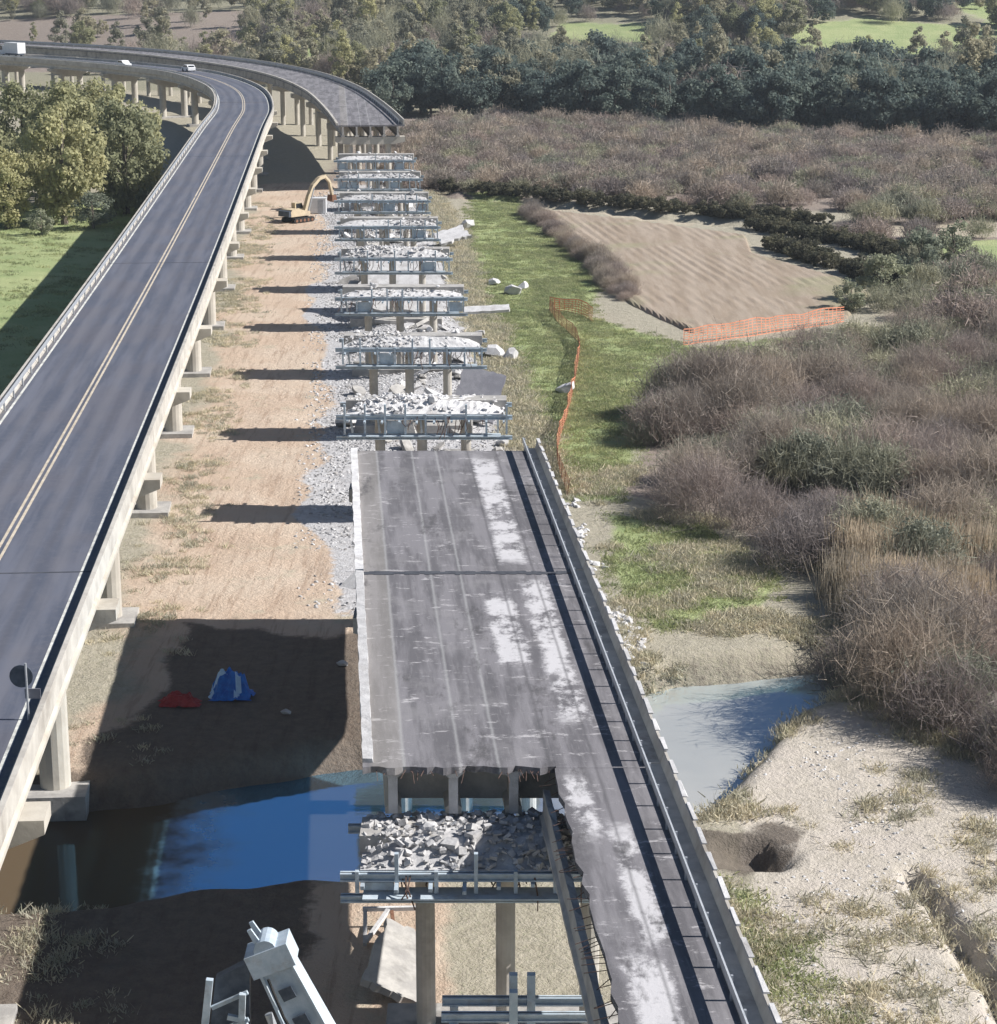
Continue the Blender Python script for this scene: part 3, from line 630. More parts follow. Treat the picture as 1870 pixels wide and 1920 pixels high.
# ---- bare piers with their steel working platforms
def make_pier(D, label, heap, steel=True, debris=True, captop=8.35, drop=1.55):
    cx = oldc(D); g = zat(cx,D); root = empty('bridge_pier', (cx,D,g), 0, label, 'bridge pier', 'piers of the old viaduct')
    zt = captop-g
    if not debris: zt = DECK-1.96-g
    MB().prism([(-5.6,zt-0.75),(-3.9,zt-1.25),(3.9,zt-1.25),(5.6,zt-0.75),(5.6,zt),(-5.6,zt)],'y',-0.85,0.85).build('pier_cap', M['concrete_old'], root)
    for o in (-3.3,-0.35,2.75): MB().tube([(o,0,-1.0),(o,0,zt-1.0)], 0.36, 14).build('column', M['concrete'], root)
    MB().box(-4.8,4.8,-1.5,1.5,-0.8,0.45).build('footing', M['concrete_old'], root)
    if not steel: return root
    # working platform round the cap: boards carrying debris, edge beams, brackets, lower beams
    zp = zt-0.75
    pl = MB().box(-5.5,5.4,-2.3,-0.87,zp,zp+0.09).box(-5.3,5.2,0.87,1.7,zp,zp+0.09).build('platform', M['concrete_pale'], root)
    if debris:
        db = obj('debris', HEAP[heap], root, loc=(0,-0.3,zp+0.12), scale=(random.choice((-1,1)),1,1 if heap==0 else random.uniform(0.55,0.95))); db['kind'] = 'stuff'
        for k in range(4):
            c = obj('broken_block', random.choice(CH), root, loc=(random.uniform(-5,5),random.uniform(-2.2,1.8),zp+0.85), rot=(random.uniform(-.4,.4),random.uniform(-.4,.4),random.uniform(0,6)), scale=[random.uniform(0.4,0.9)]*3)
    for yy,zz,h in ((-2.4,zp-0.12,0.30),(-2.4,zp-drop,0.26),(1.8,zp-0.12,0.30)):
        b = MB().box(-6.2,6.0,yy-0.14,yy+0.14,zz-h/2,zz-h/2+0.05).box(-6.2,6.0,yy-0.14,yy+0.14,zz+h/2-0.05,zz+h/2).box(-6.2,6.0,yy-0.03,yy+0.03,zz-h/2,zz+h/2)
        b.build('steel_beam', M['steel_pale'] if yy < 0 else M['steel'], root)
    MB().box(-5.4,5.2,-2.9,-1.9,zp-drop+0.13,zp-drop+0.19).build('lower_platform', M['steel_pale'], root)
    for xx in np.arange(-5.6,5.7,1.4):
        MB().box(xx-0.07,xx+0.07,-2.56,-2.36,zp-drop+0.25,zp+(0.12 if random.random()<0.7 else 0.8)).build('post', M['steel_pale'] if random.random()<0.5 else M['steel'], root)
    for xx in np.arange(-5.4,5.5,1.2):
        q0,q1 = random.uniform(0.2,0.9),random.uniform(0.2,0.9); MB().box(xx-0.07,xx+0.07,-2.4-q0,1.8+q1,zp-0.42,zp-0.29).build('outrigger', M['steel'], root)
    hb = MB()
    for k in range(26):
        xx = random.uniform(-5.5,5.5); yy = random.choice((-2.45,-0.9,1.85)); z0 = zp-random.uniform(0,0.3); p1 = (xx+random.uniform(-0.3,0.3),yy-random.uniform(0.1,0.6),z0-random.uniform(0.2,0.9)); hb.bar((xx,yy,z0),p1,0.045); hb.bar(p1,(p1[0]+random.uniform(-0.3,0.3),p1[1]+random.uniform(-0.2,0.2),p1[2]-random.uniform(0.2,0.8)),0.04)
    hb.build('hanging_bars', M['rust_dark'], root)['kind'] = 'stuff'
    for xx in (-5.2,-3.3,-0.35,2.75,5.0):
        MB().bar((xx,-2.35,zp-0.2),(xx,-0.5,zp-drop-0.05),0.14).build('bracket', M['steel'], root)
    for xx in np.arange(-5.6,5.0,1.4):
        if random.random()<0.2: MB().box(xx+0.1,xx+1.3,-2.3,-2.25,zp-drop+0.25,zp-0.4).build('panel', M['steel_pale'] if random.random()<0.6 else M['steel'], root)
    return root
ordn = ['first bare pier, right beyond the end of the remaining deck','second bare pier beyond the remaining deck, open columns showing below its platform','third bare pier beyond the remaining deck, steel platform catching light','fourth bare pier from the remaining deck, half buried by a fallen slab',
        'fifth bare pier from the remaining deck, rubble spilling on its right','sixth bare pier from the remaining deck, beside the yellow excavator boom','third bare pier counting back from the far standing deck','second bare pier counting back from the far standing deck']
for k,D in enumerate(PIERS): make_pier(D, ordn[k], 1+k%3)
make_pier(J0-0.4, 'pier under the broken deck end, heaped with rubble and fringed by steel beams', 0, drop=0.95)
make_pier(J1, 'pier under the dark joint between the two remaining spans', 0, False, False)
make_pier(J2-0.6, 'pier under the far end of the remaining deck', 0, False, False)
make_pier(47.0, 'pier below the narrow deck strip nearest the camera', 0, False, False)

# ------------------------------------------------------------------ scatter (stuff) by geometry nodes
proto_cols = {}
def proto_collection(name, meshes):
    c = bpy.data.collections.new(name)
    for me in meshes: c.objects.link(bpy.data.objects.new(me.name+'_pattern', me))
    return c
def scatter(name, pts, meshes, smin, smax, label, cat, tilt=0.15, seed=0):
    me = bpy.data.meshes.new(name); me.from_pydata([tuple(p) for p in pts],[],[])
    o = obj(name, me); tag(o, label, cat, kind='stuff')
    ng = bpy.data.node_groups.new(name+'_nodes','GeometryNodeTree')
    ng.interface.new_socket('Geometry', in_out='INPUT', socket_type='NodeSocketGeometry'); ng.interface.new_socket('Geometry', in_out='OUTPUT', socket_type='NodeSocketGeometry')
    N = ng.nodes; Lk = ng.links
    gi = N.new('NodeGroupInput'); go = N.new('NodeGroupOutput'); ip = N.new('GeometryNodeInstanceOnPoints')
    ci = N.new('GeometryNodeCollectionInfo'); ci.inputs['Collection'].default_value = proto_collection(name+'_patterns', meshes); ci.inputs['Separate Children'].default_value = True; ci.inputs['Reset Children'].default_value = True
    rv = N.new('FunctionNodeRandomValue'); rv.data_type = 'FLOAT_VECTOR'; rv.inputs[0].default_value = (-tilt,-tilt,0); rv.inputs[1].default_value = (tilt,tilt,6.283); rv.inputs['Seed'].default_value = seed
    rs = N.new('FunctionNodeRandomValue'); rs.data_type = 'FLOAT'; rs.inputs[2].default_value = smin; rs.inputs[3].default_value = smax; rs.inputs['Seed'].default_value = seed+1
    Lk.new(gi.outputs[0], ip.inputs['Points']); Lk.new(ci.outputs[0], ip.inputs['Instance']); ip.inputs['Pick Instance'].default_value = True
    Lk.new(rv.outputs[0], ip.inputs['Rotation']); Lk.new(rs.outputs[1], ip.inputs['Scale']); Lk.new(ip.outputs[0], go.inputs[0])
    md = o.modifiers.new('scatter','NODES'); md.node_group = ng
    return o
def sample(n, box, dens, zoff=0.0, seed=1):
    r = np.random.default_rng(seed); out = []
    x0,x1,y0,y1 = box; got = 0
    for _ in range(60):
        xx = r.uniform(x0,x1,n); yy = r.uniform(y0,y1,n); k = r.random(n) < dens(xx,yy)
        xx = xx[k]; yy = yy[k]; zz = ground_h(xx,yy)+zoff; out.append(np.stack([xx,yy,zz],-1)); got += len(xx)
        if got >= n: break
    return np.concatenate(out)[:n]

# rubble on the ground under and beside the bare piers
def rub_d(x,y):
    c = oldc(y); a = sstep(9.5,5.0,np.abs(x-c+0.6))*sstep(122,128,y)*sstep(350,344,y)
    return a*sstep(0.25,0.5,fbm(x,y,7,131,3))
scatter('rubble', sample(34000,(-36,14,120,352),rub_d,0.0,2), CHD, 0.06, 0.4, 'pale crushed concrete rubble spread under and beside the bare piers', 'rubble', 0.6, 3)
def slab_bit(seed):
    r = random.Random(seed); pts = []; n = 9
    for k in range(n): a = 2*math.pi*k/n; q = r.uniform(0.55,1.0); pts.append((math.cos(a)*q*1.1,math.sin(a)*q*0.7))
    m = MB().prism(pts,'z',-0.13,0.13)
    for k in range(5): a = r.uniform(0,6.28); m.bar((math.cos(a)*0.8,math.sin(a)*0.5,0),(math.cos(a)*1.5,math.sin(a)*1.1,r.uniform(-0.1,0.4)),0.03)
    return m.mesh('slab_fragment', M['concrete_pale'] if seed%2 else M['concrete_old'])
scatter('rubble', sample(230,(-36,14,126,350),lambda x,y: sstep(6.8,4.0,np.abs(x-oldc(y)-0.6))*sstep(128,134,y)*sstep(350,344,y),0.3,12), [slab_bit(i) for i in range(6)], 0.5, 1.5, 'broken deck slab fragments with bent bars lying between the bare piers', 'rubble', 0.55, 13)
scatter('rubble', sample(1000,(3,11,114,150),lambda x,y: sstep(2.0,0.6,np.abs(x-oldc(y)-9.4))*(0.12+sstep(7,3,np.abs(y-121.5)))*sstep(0.4,0.55,fbm(x,y,4,141,2)),0.02,4), CH, 0.2, 0.75, 'pale rubble along the right foot of the remaining deck', 'rubble', 0.6, 5)
scatter('river_stones', sample(1100,(9,30,62,110),lambda x,y: inpoly(x,y,GRAVEL_R,1.0)*sstep(0.4,0.65,fbm(x,y,3,151,3)),0.0,6), CH, 0.07, 0.24, 'small pale stones scattered over the gravel bank', 'stones', 0.6, 7)

# single larger blocks
bl = [  # x, y, size, label
 (-0.4,205,2.4,'largest white concrete block, tipped at the right of the second bare pier'),
 (1.2,203.5,1.8,'white block against the grass beside the largest block'),
 (-0.1,178,1.6,'upright white block right of the grey leaning slab'),
 (5.9,188,1.7,'lone cream block lying in the grass beside the orange net'),
 (0.9,160.5,2.2,'pale block right of the first bare pier platform'),
 (2.3,158,1.8,'angular pale block at the far corner of the remaining deck'),
 (0.4,167,1.3,'small white block between the first and second bare piers'),
 (1.4,243,2.0,'white block in the grass, right of the fallen slab'),
 (-0.6,250,1.6,'cream block above the white block by the fallen slab'),
 (3.0,247,1.3,'small pale block farthest out in the green verge'),
 (-4.5,300,2.4,'big white block on the right of the sixth bare pier'),
 (-1.9,216,1.5,'yellowish block right of the third bare pier'),
]
for k,(bx,by,s,lab) in enumerate(bl):
    o = obj('concrete_block', CH[k%8], loc=(bx,by,zat(bx,by)+s*0.22), rot=(random.uniform(-.3,.3),random.uniform(-.3,.3),random.uniform(0,6)), scale=(s*1.25,s,s*1.1)); tag(o, lab, 'block', 'broken blocks by the old viaduct')
def slab(name, c, size, rot, mat, label, jag=0.12, cat='slab'):
    m = MB(); r = random.Random(len(label)); n = 10; pts = []
    w,h = size[0]/2,size[1]/2
    for a,b in (((-w,-h),(w,-h)),((w,-h),(w,h)),((w,h),(-w,h)),((-w,h),(-w,-h))):
        for k in range(n): u = k/n; pts.append((a[0]+(b[0]-a[0])*u+r.uniform(-jag,jag), a[1]+(b[1]-a[1])*u+r.uniform(-jag,jag)))
    m.prism(pts,'z',-size[2]/2,size[2]/2); o = m.build(name, mat, loc=c, rot=rot); return tag(o,label,cat)
slab('fallen_deck_slab', (-10.6,229,3.2), (8.6,9.5,0.4), (R(26),R(3),R(4)), M['concrete_pale'], 'broad pale deck slab fallen and tilted between the third and fourth bare piers', 0.4)
slab('leaning_slab', (-1.7,175,2.6), (3.6,4.6,0.35), (R(50),R(12),R(-8)), M['slab_grey'], 'smooth dark grey slab leaning at the right between first and second bare piers', 0.1)
slab('parapet_slab', (-1.2,212.5,3.4), (4.6,1.0,0.3), (R(24),R(-3),R(2)), M['concrete_pale'], 'long pale parapet piece lying right of the third bare pier', 0.06)
slab('fallen_slab', (-3.9,76.6,zat(-3.9,76.6)+0.5), (2.2,5.0,0.3), (R(2),R(24),R(-7)), M['concrete_old'], 'tan concrete slab tipped on the bare soil left of the near pier', 0.12)
slab('deck_fragment', (-6.2,281,1.6), (4.0,3.0,0.4), (R(20),R(-14),R(20)), M['concrete_pale'], 'pale deck fragment right of the fifth bare pier', 0.25)
# triangular frame of broken concrete bars lying on the soil
fr = empty('concrete_frame', (-4.5,80.1,zat(-4.5,80.1)), 0, 'pale triangular frame lying on the tan soil by the near pier', 'frame')
MB().bar((-1.1,0.6,0.75),(1.2,0.6,0.8),0.16).build('bar', M['concrete_pale'], fr)
MB().bar((-1.0,0.6,0.7),(-0.9,-1.4,0.15),0.16).build('bar', M['concrete_pale'], fr)
MB().bar((-0.85,-1.3,0.25),(-0.05,0.5,0.75),0.16).build('bar', M['concrete_pale'], fr)
MB().bar((0.1,0.5,0.7),(0.35,-1.2,0.1),0.14).build('bar', M['rust'], fr)

# steel trestle on the ground near the bottom edge
tr = empty('steel_trestle', (1.1,64.6,zat(1,64.6)), 0, 'pale steel trestle of crossed beams under the near deck strip', 'trestle')
for zz,yy in ((4.9,0.6),(4.9,-0.5),(4.1,-0.9)):
    MB().box(-3.0,2.4,yy-0.12,yy+0.12,zz-0.15,zz-0.1).box(-3.0,2.4,yy-0.12,yy+0.12,zz+0.1,zz+0.15).box(-3.0,2.4,yy-0.03,yy+0.03,zz-0.15,zz+0.15).build('beam', M['steel_pale'], tr)
for xx,yy in ((-2.6,0.6),(-0.6,0.6),(0.0,0.6),(2.1,0.6),(-2.6,-0.6),(-0.6,-0.6),(2.1,-0.6)):
    MB().box(xx-0.14,xx+0.14,yy-0.14,yy+0.14,-0.6,5.9 if xx in (-0.6,0.0) else 4.75).build('leg', M['steel_pale'], tr)
MB().bar((-2.6,-0.62,0.4),(2.1,-0.62,4.0),0.12).build('brace', M['steel'], tr)

# ------------------------------------------------------------------ machines
def excavator(loc, rz, label, body_mat, boom_pts, stick_pts, s=1.0):
    r = empty('excavator', loc, rz, label, 'excavator'); r.scale = (s,s,s)
    for sx in (-1,1):
        x0 = sx*1.25; pr = [(-2.3,0.45),(-2.05,0.1),(2.05,0.1),(2.3,0.45),(2.05,0.85),(-2.05,0.85)]
        tk = MB().prism(pr,'x',x0-0.3,x0+0.3).build('track', M['tyre'], r)
        for k in range(5): MB().tube([(x0+sx*0.31,-1.7+0.85*k,0.42),(x0+sx*0.36,-1.7+0.85*k,0.42)],0.25,12).build('track_wheel', M['rust'], tk)
    MB().box(-0.95,0.95,-1.5,1.5,0.45,0.95).build('undercarriage', M['steel_dark'], r)
    MB().prism([(-2.7,1.1),(1.5,1.1),(1.5,1.75),(0.4,1.9),(-0.6,2.25),(-2.5,2.25),(-2.75,1.9)],'x',-1.35,1.35).build('house', body_mat, r)
    MB().prism([(-3.2,1.15),(-2.72,1.15),(-2.72,2.1),(-3.1,2.0)],'x',-1.3,1.3).build('counterweight', M['steel_dark'], r)
    cab = MB().prism([(-0.2,1.76),(1.45,1.76),(1.5,2.3),(1.2,3.05),(-0.2,3.05)],'x',-1.34,-0.42).build('cab', body_mat, r)
    MB().prism([(0.0,2.15),(1.5,2.15),(1.56,2.3),(1.26,2.95),(0.0,2.95)],'x',-1.36,-0.40).build('cab_window', M['glass'], cab)
    for pts,nm,w in ((boom_pts,'boom',0.5),(stick_pts,'stick',0.38)):
        m = MB()
        for a,b in zip(pts,pts[1:]): m.bar((0.2,a[0],a[1]),(0.2,b[0],b[1]),w,w*1.35,(1,0,0))
        m.build(nm, body_mat, r)
    a,b = boom_pts[0],boom_pts[len(boom_pts)//2]
    MB().tube([(0.55,a[0]+0.5,a[1]-0.2),(0.55,b[0],b[1]-0.3)],0.11,8).build('hydraulic_cylinder', M['galv'], r)
    e = stick_pts[-1]
    MB().prism([(e[0]-0.5,e[1]+0.2),(e[0]+0.35,e[1]+0.2),(e[0]+0.6,e[1]-0.5),(e[0]+0.1,e[1]-1.0),(e[0]-0.6,e[1]-0.7)],'x',-0.4,0.8).build('bucket', M['rust'], r)
    return r
excavator((-28.9,308,zat(-28.9,308)), R(-42), 'yellow excavator with raised arching boom on the tan soil beside the bare piers', M['yellow'],
          [(1.3,1.7),(2.2,4.0),(3.2,5.6),(4.6,6.7),(6.0,7.0)], [(5.7,7.2),(7.0,6.0),(7.6,3.6)], 0.88)

# tall demolition machine at the bottom edge
hm = empty('demolition_machine', (-4.4,61.5,zat(-4.4,61.5)), 0, 'high reach demolition machine, pale blue-grey boom rising at the bottom edge', 'excavator')
g0 = zat(-4.4,61.5)
for sy in (-1,1):
    tk = MB().prism([(-2.5,0.5),(-2.2,0.1),(2.2,0.1),(2.5,0.5),(2.2,0.95),(-2.2,0.95)],'y',sy*1.35-0.35,sy*1.35+0.35).build('track', M['tyre'], hm)
MB().prism([(-1.5,1.0),(3.2,1.0),(3.2,2.4),(0.6,2.5),(-1.2,2.2)],'y',-1.4,1.4).build('house', M['steel'], hm)
def box_boom(a, b, w0, w1, d0, d1, mat, rib=True):
    a = Vector(a); b = Vector(b); ax = (b-a).normalized(); sx = ax.cross(Vector((0,1,0))).normalized(); dy = Vector((0,1,0))
    o = MB().hexa([a-sx*w0/2-dy*d0/2,a+sx*w0/2-dy*d0/2,a+sx*w0/2+dy*d0/2,a-sx*w0/2+dy*d0/2,b-sx*w1/2-dy*d1/2,b+sx*w1/2-dy*d1/2,b+sx*w1/2+dy*d1/2,b-sx*w1/2+dy*d1/2]).build('boom', mat, hm)
    if rib:
        for sgn in (-1,1):
            MB().bar(a+sx*sgn*(w0/2-0.06)-dy*(d0/2+0.05), b+sx*sgn*(w1/2-0.06)-dy*(d1/2+0.05), 0.12, 0.1).build('edge_rib', M['steel_pale'], o)
        for k in range(1,7):
            p = a+(b-a)*k/7; wd = (w0+(w1-w0)*k/7)*0.36
            MB().obox(p-dy*(d0/2+0.02),(wd,0.04,0.42),(0,-math.atan2(-ax.x,ax.z),0)).build('slot', M['steel_dark'], o)
    return o
box_boom((0.3,0,1.6-0),(-2.75,0.6,8.0-g0), 1.7,1.15,1.0,0.7, M['steel_pale'])
hd = MB().obox((-2.85,0.6,8.15-g0),(1.45,1.1,0.8),(0,R(-22),0)).build('boom_head', M['steel_pale'], hm)
for sgn in (-1,1): MB().prism([(-0.12,-0.2),(0.14,-0.2),(0.06,0.85),(-0.08,0.85)],'y',sgn*0.28-0.05,sgn*0.28+0.05).build('sheave_plate', M['steel_pale'], hd, loc=(-3.1,0.6,8.4-g0), rot=(0,R(-28),0))
# stick and hydraulic arms on the shaded left
MB().hexa([(-5.1,-0.1,3.6),(-3.6,-0.1,3.6),(-3.6,0.3,3.6),(-5.1,0.3,3.6),(-4.6,0.1,7.6),(-3.5,0.1,8.2),(-3.5,0.5,8.2),(-4.6,0.5,7.6)]).build('stick', M['steel_dark'], hm)
for k in range(4):
    zz_ = 3.9+k*0.95; MB().bar((-5.0+0.1*k,-0.2,zz_),(-3.55,-0.2,zz_+0.55),0.12).build('brace', M['steel'], hm)
MB().tube([(-1.6,-0.7,3.0),(-2.9,-0.3,6.6)],0.13,10).build('hydraulic_cylinder', M['galv'], hm)
MB().tube([(-0.9,-0.75,3.6),(-1.5,-0.8,5.0),(-2.4,-0.5,6.6),(-2.9,-0.1,7.7)],0.05,6).build('hydraulic_hose', M['tyre'], hm)
MB().tube([(-3.0,0.1,8.5-g0),(-3.0,1.1,8.5-g0)],0.36,16).build('sheave', M['steel'], hm)
MB().bar((-5.3,-0.3,3.4),(-4.75,-0.1,7.7),0.22).build('stick_edge', M['steel_pale'], hm)
MB().bar((-2.6,-0.45,3.2),(-3.75,-0.2,6.4),0.17).build('hydraulic_cylinder', M['steel_pale'], hm)
MB().bar((-3.75,-0.3,6.4),(-3.7,-0.3,7.3),0.2).bar((-3.75,-0.3,6.4),(-4.2,-0.3,6.5),0.16).build('hose_bracket', M['steel_pale'], hm)
MB().prism([(-4.95,3.6),(-4.0,3.6),(-3.95,4.7),(-4.2,5.15),(-4.6,5.15),(-4.9,4.7)],'y',-0.75,-0.35).build('breaker', M['white_paint'], hm)

# crumpled tarpaulins in the deck shadow
def tarp(loc, size, mats, label, seed, name='tarpaulin'):
    n = 26; r = np.random.default_rng(seed); u,v_ = np.meshgrid(np.linspace(-1,1,n),np.linspace(-1,1,n)); q = np.maximum(np.abs(u),np.abs(v_))
    zz = size[2]*sstep(1.0,0.35,q+0.5*(fbm(u*9+seed,v_*9,3.0,seed,3)-0.5))*(0.55+0.9*fbm(u*9,v_*9,2.2,seed+3,3))+0.05+0.12*np.abs(fbm(u*9,v_*9,1.1,seed+5,2)-0.5)
    xx = u*size[0]/2*(1+0.35*(fbm(u*5,v_*5,2,seed+7,2)-0.5)); yy = v_*size[1]/2*(1+0.35*(fbm(u*5+9,v_*5,2,seed+8,2)-0.5))
    m = MB(); m.v = [tuple(p) for p in np.stack([xx,yy,zz],-1).reshape(-1,3)]; m.f = [(a*n+b,a*n+b+1,(a+1)*n+b+1,(a+1)*n+b) for a in range(n-1) for b in range(n-1)]
    o = obj(name, m.mesh(name, mats[0]), loc=loc); o.data.materials.append(mats[1])
    pm = fbm(u*9,v_*9,4.0,seed+9,2)[:-1,:-1].ravel(); o.data.polygons.foreach_set('material_index', (pm>np.quantile(pm,0.8)).astype(np.int32)); o.data.update()  # scattered faces take the second material, painting highlights on the folds
    return tag(o, label, 'tarpaulin')
tarp((-14.4,108.4,zat(-14.4,108.4)), (2.3,1.7,1.3), (M['blue_paint'],M['blue_highlight']), 'crumpled bright blue tarpaulin with painted pale highlights in the deck shadow', 11)
tarp((-17.0,107.2,zat(-17,107.2)), (2.2,1.2,0.5), (M['red_paint'],M['red_paint']), 'flat dark red tarpaulin left of the blue one in the deck shadow', 23)
for (bx,by,s,lab) in ((-11.2,105.6,0.6,'small pale block alone in the deck shadow right of the blue tarpaulin'),(-8.8,113.5,0.7,'pale block in shadow close to the deck edge')):
    o = obj('concrete_block', CH[2], loc=(bx,by,zat(bx,by)+0.15), scale=(s,s,s)); tag(o,lab,'block')
wb = empty('site_container', (-27.0,318,zat(-27,318)), 0, 'small white container on the ground behind the yellow excavator', 'container')
MB().box(-1.4,1.4,-1.0,1.0,0.1,2.2).build('body', M['white_paint'], wb); MB().box(-1.45,1.45,-1.05,1.05,2.203,2.3).build('roof', M['white_paint'], wb); MB().box(0.2,1.0,-1.04,-1.003,0.15,2.0).build('door', M['galv'], wb)

# road sign on the viaduct edge
sg = empty('road_sign', (-17.55,77.0,DECK), 0, 'dark-backed road sign on a post at the right edge of the used road', 'sign')
px,py,_,_ = at_len(NEWC, at_y(NEWC,77.0)); sg.location = (px+4.72,77.0,DECK)
MB().tube([(0,0,0.0),(0,0,2.3)],0.045,10).build('post', M['galv'], sg)
MB().tube([(0,0.05,1.75),(0,0.09,1.75)],0.45,24).build('plate', M['steel_dark'], sg, loc=(-0.2,0,0))
MB().box(-0.1,0.5,0.05,0.09,0.85,1.25).build('plate', M['slab_grey'], sg)

# vehicles on the far road
def car(loc, rz, label, mat, L=4.3, W=1.75, H=1.45, van=False):
    r = empty('car' if not van else 'truck', loc, rz, label, 'car' if not van else 'truck')
    if not van:
        MB().prism([(-L/2,0.3),(L/2,0.3),(L/2,0.75),(L/2-0.9,0.9),(L/2-1.6,H),(-L/2+0.9,H),(-L/2+0.15,0.95),(-L/2,0.85)],'x',-W/2,W/2).build('body', mat, r)
        MB().prism([(-L/2+0.45,0.95),(L/2-1.05,0.95),(L/2-1.68,H-0.08),(-L/2+0.95,H-0.08)],'x',-W/2-0.01,W/2+0.01).build('window', M['glass'], r)
        MB().poly([(-W/2+0.15,-L/2+0.2,0.98),(W/2-0.15,-L/2+0.2,0.98),(W/2-0.2,-L/2+0.82,H-0.1),(-W/2+0.2,-L/2+0.82,H-0.1)]).build('rear_window', M['glass'], r, loc=(0,-0.03,0.02))
    else:
        MB().box(-1.2,1.2,-3.6,2.0,0.9,3.5).build('cargo_box', mat, r); MB().prism([(2.1,0.6),(4.0,0.6),(4.0,1.7),(3.6,2.7),(2.1,2.7)],'x',-1.15,1.15).build('cab', mat, r)
        MB().prism([(3.0,1.6),(4.02,1.6),(3.65,2.55),(3.0,2.55)],'x',-1.16,1.16).build('window', M['glass'], r); MB().box(-0.9,0.9,-3.4,3.8,0.5,0.88).build('chassis', M['steel_dark'], r)
    n = (1.3,-1.3) if not van else (3.0,-2.2)
    for yy in n:
        for sx in (-1,1): MB().tube([(sx*(W/2-0.15),yy,0.33),(sx*(W/2+0.02),yy,0.33)],0.33,14).build('wheel', M['tyre'], r)
    return r
def on_road(yy, off, z=DECK):
    px,py,d,_ = at_len(NEWC, at_y(NEWC,yy)); return (px+d[1]*off, py-d[0]*off, z+0.01), math.atan2(d[1],d[0])-math.pi/2
l,a = on_road(488,2.3); car(l,a,'white car nearest on the far bend of the used road',M['white_paint'])
l,a = on_road(508,-2.3); car(l,a+math.pi,'white car farther along the bend, on the outer lane',M['white_paint'])
l,a = on_road(549,1.5); car(l,a,'white box truck at the far left end of the road',M['white_paint'],van=True)

# ------------------------------------------------------------------ orange net fences
def net(pts, label, h=1.2, sag=0.12):
    r = empty('safety_net', (pts[0][0],pts[0][1],0), 0, label, 'net fence'); ox,oy = pts[0]
    P = catmull(pts, 0.3); zz = ground_h(P[:,0],P[:,1])
    m = MB(); n = len(P); rows = 6
    lean = (fbm(P[:,0],P[:,1],3,171,2)-0.5)*0.5; top = h*(0.82+0.3*fbm(P[:,0],P[:,1],2.5,181,2))
    def pt(i,u): return Vector((P[i,0]-ox+lean[i]*u, P[i,1]-oy, zz[i]+0.05+top[i]*u))
    for i in range(n-1):
        for k in range(rows+1):
            u = k/rows; w = 0.055 if k in (0,rows) else 0.035
            a,b = pt(i,u),pt(i+1,u); m.poly([a-Vector((0,0,w)),b-Vector((0,0,w)),b+Vector((0,0,w)),a+Vector((0,0,w))])
        if i%2==0:
            a,b = pt(i,0),pt(i,1); d = (pt(i+1,0)-a).normalized()*0.045; m.poly([a-d,a+d,b+d,b-d])
    m.build('mesh_net', M['net'], r, fix=False)
    for i in range(0,n,8):
        MB().tube([(P[i,0]-ox,P[i,1]-oy+0.03,zz[i]-0.2),(P[i,0]-ox+lean[i],P[i,1]-oy+0.03,zz[i]+top[i]+0.15)],0.03,6).build('stake', M['rust'], r)
    return r
net([(5.6,231),(6.6,222),(8.0,213),(7.9,206),(7.2,195),(6.2,182),(4.9,168),(4.6,160),(5.0,151)], 'orange plastic safety net running down the grass beside the old viaduct')
net([(18.6,211),(23,214),(29,218.5),(33,221.5),(36.8,224.5)], 'bright orange plastic net along the near edge of the ploughed field', 1.7)
net([(5.6,231.5),(7.5,230.5),(9.2,227.5),(10.0,224)], 'short crumpled orange net at the corner of the grass strip', 1.5)

# ------------------------------------------------------------------ vegetation
def leaf_cloud(seed, h, w, nclump, nleaf, leaf, base=0.25, top=1.0, clump_r=0.16, shape=1.0):
    """crown as many leaf faces in clumps"""
    r = np.random.default_rng(seed); cz = h*(base+top)/2; rz = h*(top-base)/2; rx = w/2
    cl = []
    while len(cl) < nclump:
        p = r.normal(0,1,3); p /= np.linalg.norm(p); p *= r.uniform(0.35,1.0)**0.5
        k = 1-0.35*shape*max(0,p[2])
        cl.append((p[0]*rx*k*r.uniform(0.75,1.1), p[1]*rx*k*r.uniform(0.75,1.1), cz+p[2]*rz*0.92))
    cl = np.array(cl); ci = r.integers(0,nclump,nleaf); cr = (clump_r*(h+w)/2)*r.uniform(0.6,1.3,nclump)
    d = r.normal(0,1,(nleaf,3)); d /= np.linalg.norm(d,axis=1)[:,None]; rad = r.random(nleaf)**0.45
    c = cl[ci]+d*(cr[ci]*rad)[:,None]*np.array([1,1,0.8]); c[:,2] = np.maximum(c[:,2],0.05)
    nr = d+r.normal(0,0.7,(nleaf,3))+np.array([0,0,0.35]); nr /= np.linalg.norm(nr,axis=1)[:,None]
    a = np.cross(nr, r.normal(0,1,(nleaf,3))); a /= np.linalg.norm(a,axis=1)[:,None]; b = np.cross(nr,a)
    s = leaf*r.uniform(0.6,1.4,nleaf)
    q = np.stack([c-a*s[:,None]*0.5, c-b*s[:,None]*0.33, c+a*s[:,None]*0.5, c+b*s[:,None]*0.33],1)
    return q.reshape(-1,3), cl
def quads_mesh(name, verts, mat):
    n = len(verts)//4; me = bpy.data.meshes.new(name); me.vertices.add(len(verts)); me.vertices.foreach_set('co', verts.astype(np.float32).ravel())
    me.loops.add(n*4); me.loops.foreach_set('vertex_index', np.arange(n*4)); me.polygons.add(n)
    me.polygons.foreach_set('loop_start', np.arange(0,n*4,4)); me.polygons.foreach_set('loop_total', np.full(n,4)); me.update(); me.validate()
    me.materials.append(mat); return me
